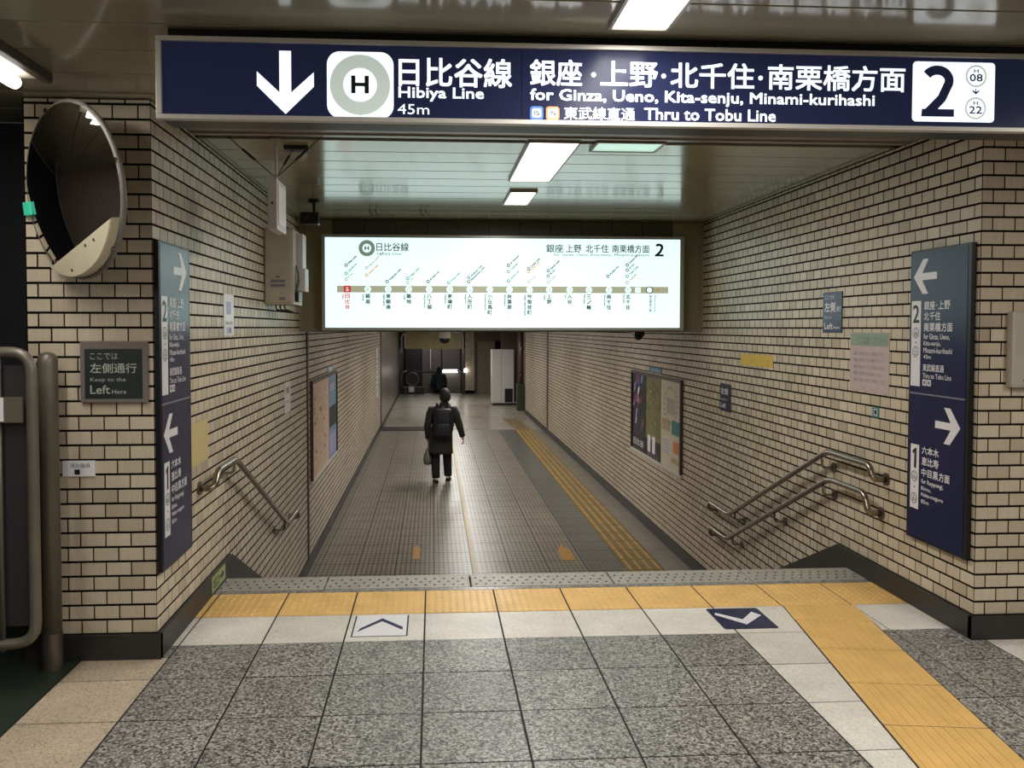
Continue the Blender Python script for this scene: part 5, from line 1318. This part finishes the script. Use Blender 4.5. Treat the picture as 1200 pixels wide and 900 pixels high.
    for s in 'LR':
        sg = -1 if s == 'L' else 1
        sh, el, wr = V(J_['sh'+s]), V(J_['el'+s]), V(J_['wr'+s])
        mb.tube([B+sh.lerp(ch, 0.35)+Vector((0, 0, 0.03)), B+sh+Vector((0, 0, 0.0)), B+sh.lerp(el, 0.25), B+sh.lerp(el, 0.6), B+el, B+el.lerp(wr, 0.5), B+wr.lerp(el, 0.03)],
                [0.07, 0.078, 0.074, 0.064, 0.060, 0.052, 0.045], coat_m, 16)
    mb.build('coat', t, smooth=True)
    # trousers
    mb = MB()
    for s in 'LR':
        hp, kn, an = V(J_['hp'+s]), V(J_['kn'+s]), V(J_['an'+s])
        mb.tube([B+hp+Vector((0, 0, 0.06)), B+hp, B+hp.lerp(kn, 0.5), B+kn, B+kn.lerp(an, 0.5), B+an+Vector((0, 0, 0.03)), B+an+Vector((0, 0, -0.005))], [0.10, 0.106, 0.092, 0.076, 0.070, 0.066, 0.062], 'trousers', 18)
    mb.build('trousers', t, smooth=True)
    for s in 'LR':
        an, to = V(J_['an'+s]), V(J_['to'+s]); d = (to-an); d.z = 0; d.normalize(); sd_ = Vector((d.y, -d.x, 0))
        heel = an-d*0.045; heel.z = 0; mb = MB(); rg = []
        prof = [(-0.03, 0.030, 0.055), (0.0, 0.040, 0.072), (0.06, 0.042, 0.075), (0.12, 0.045, 0.062), (0.18, 0.047, 0.048), (0.23, 0.040, 0.038), (0.255, 0.022, 0.026)]
        vs = []; fs = []; lift = Vector((0, 0, max(0.0, an.z-0.085)))
        for (u, w_, h_) in prof:
            for k in range(10):
                a = math.pi*k/9; vs.append(heel+d*(u)+sd_*(w_*math.cos(a))+Vector((0, 0, max(0.001, h_*math.sin(a))))+lift+B)
        for i in range(len(prof)-1):
            for k in range(9): fs.append((i*10+k, i*10+k+1, (i+1)*10+k+1, (i+1)*10+k))
            fs.append((i*10+9, i*10, (i+1)*10, (i+1)*10+9))
        fs += [tuple(range(10)), tuple(range((len(prof)-1)*10+9, (len(prof)-1)*10-1, -1))]
        mb.add(vs, fs, 'shoe'); sh_ = mb.build('shoe', t, smooth=True)
        mb = MB(); c_ = heel+lift+B+Vector((0, 0, 0.062))-d*0.018; mb.add_bm(_ball(0.026), 'shoe_white', Matrix.Translation(c_) @ Matrix.Diagonal((1.2, 0.9, 0.7, 1))); mb.build('heel_patch', sh_, smooth=True)
    return t
def _ball(r):
    bm = bmesh.new(); bmesh.ops.create_uvsphere(bm, u_segments=10, v_segments=8, radius=r); return bm

J1 = {'pel': (-0.02, 0, 0.80), 'sp': (0.0, 0, 0.95), 'ch': (0.02, 0.01, 1.08), 'nk': (0.04, 0.03, 1.26), 'hd': (0.05, 0.045, 1.34),
      'shL': (-0.17, 0.0, 1.17), 'elL': (-0.235, -0.03, 0.92), 'wrL': (-0.225, 0.03, 0.71), 'pmL': (-0.225, 0.045, 0.65),
      'shR': (0.20, 0.0, 1.17), 'elR': (0.285, -0.05, 0.92), 'wrR': (0.335, 0.0, 0.74), 'pmR': (0.345, 0.01, 0.68),
      'hpL': (-0.105, 0, 0.76), 'knL': (-0.105, 0.03, 0.43), 'anL': (-0.10, -0.08, 0.09), 'toL': (-0.11, 0.06, 0.035),
      'hpR': (0.065, 0, 0.76), 'knR': (0.085, 0.07, 0.43), 'anR': (0.10, 0.12, 0.085), 'toR': (0.115, 0.26, 0.035)}
P1 = (0.14, 13.75, ZL)
person('person walking away in a long dark coat and black trousers, carrying a black backpack', P1, J1, 'coat', False, 'hair', 0.47)
# backpack
t = thing('backpack', 'black backpack worn by the person walking in mid corridor', 'backpack', (P1[0], P1[1]-0.2, P1[2]+0.75))
bx, by, bz = P1[0]+0.02, P1[1], P1[2]
mb = MB(); mb.box(bx-0.145, by-0.30, bz+0.76, bx+0.145, by-0.13, bz+1.22, 'pack', bev=0.06); mb.build('pack_body', t, smooth=True)
mb = MB(); mb.box(bx-0.115, by-0.35, bz+0.79, bx+0.115, by-0.28, bz+1.00, 'pack_dark', bev=0.03); mb.build('front_pocket', t, smooth=True)
for sx in (-1, 1):
    mb = MB(); mb.tube(smooth_path([(bx+sx*0.08, by-0.15, bz+1.20), (bx+sx*0.10, by-0.02, bz+1.295), (bx+sx*0.115, by+0.13, bz+1.15), (bx+sx*0.13, by+0.12, bz+0.95), (bx+sx*0.13, by-0.14, bz+0.82)], 0.06), 0.017, 'pack', 8); mb.build('shoulder_strap', t, smooth=True)
mb = MB(); mb.tube(smooth_path([(bx-0.03, by-0.2, bz+1.21), (bx-0.03, by-0.2, bz+1.26), (bx+0.03, by-0.2, bz+1.26), (bx+0.03, by-0.2, bz+1.21)], 0.02), 0.008, 'pack_dark', 6); mb.build('grab_loop', t)
# plastic bag in the left hand
t = thing('carrier_bag', 'pale plastic carrier bag hanging from the hand of the walker with backpack', 'bag', (P1[0]-0.225, P1[1]+0.04, P1[2]+0.28))
ox, oy, oz = P1[0]-0.235, P1[1]+0.045, P1[2]
lv, lfc = loft([(ox, oy, oz+0.285, 0.045, 0.08), (ox, oy, oz+0.295, 0.062, 0.11), (ox, oy, oz+0.36, 0.072, 0.125), (ox, oy, oz+0.44, 0.060, 0.11), (ox+0.005, oy, oz+0.52, 0.034, 0.075), (ox+0.008, oy, oz+0.545, 0.022, 0.05)], 20)
mb = MB(); mb.add(lv, lfc, 'bag'); mb.build('bag_body', t, smooth=True)
for sy in (-1, 1):
    mb = MB(); mb.tube(smooth_path([(ox+0.006, oy+sy*0.04, oz+0.53), (ox+0.01, oy+sy*0.01, oz+0.60), (ox+0.02, oy, oz+0.635)], 0.02), 0.007, 'bag', 6); mb.build('bag_handle', t, smooth=True)

J2 = {'pel': (0, 0, 0.88), 'sp': (0, 0, 1.0), 'ch': (0, 0.01, 1.15), 'nk': (0, 0.03, 1.36), 'hd': (0, 0.045, 1.43),
      'shL': (-0.20, 0, 1.27), 'elL': (-0.26, -0.02, 1.01), 'wrL': (-0.23, 0.08, 0.80), 'pmL': (-0.23, 0.11, 0.74),
      'shR': (0.20, 0, 1.27), 'elR': (0.26, -0.02, 1.01), 'wrR': (0.24, 0.08, 0.80), 'pmR': (0.24, 0.11, 0.74),
      'hpL': (-0.09, 0, 0.83), 'knL': (-0.10, 0.05, 0.47), 'anL': (-0.10, 0.0, 0.085), 'toL': (-0.11, 0.14, 0.035),
      'hpR': (0.09, 0, 0.83), 'knR': (0.10, 0.05, 0.47), 'anR': (0.10, 0.02, 0.085), 'toR': (0.11, 0.16, 0.035)}
person('distant person in a dark green hood and jacket going down the far stairway', (0.23, 33.15, ZL-0.64), J2, 'green_jacket', True, 'green_jacket', 0.70)
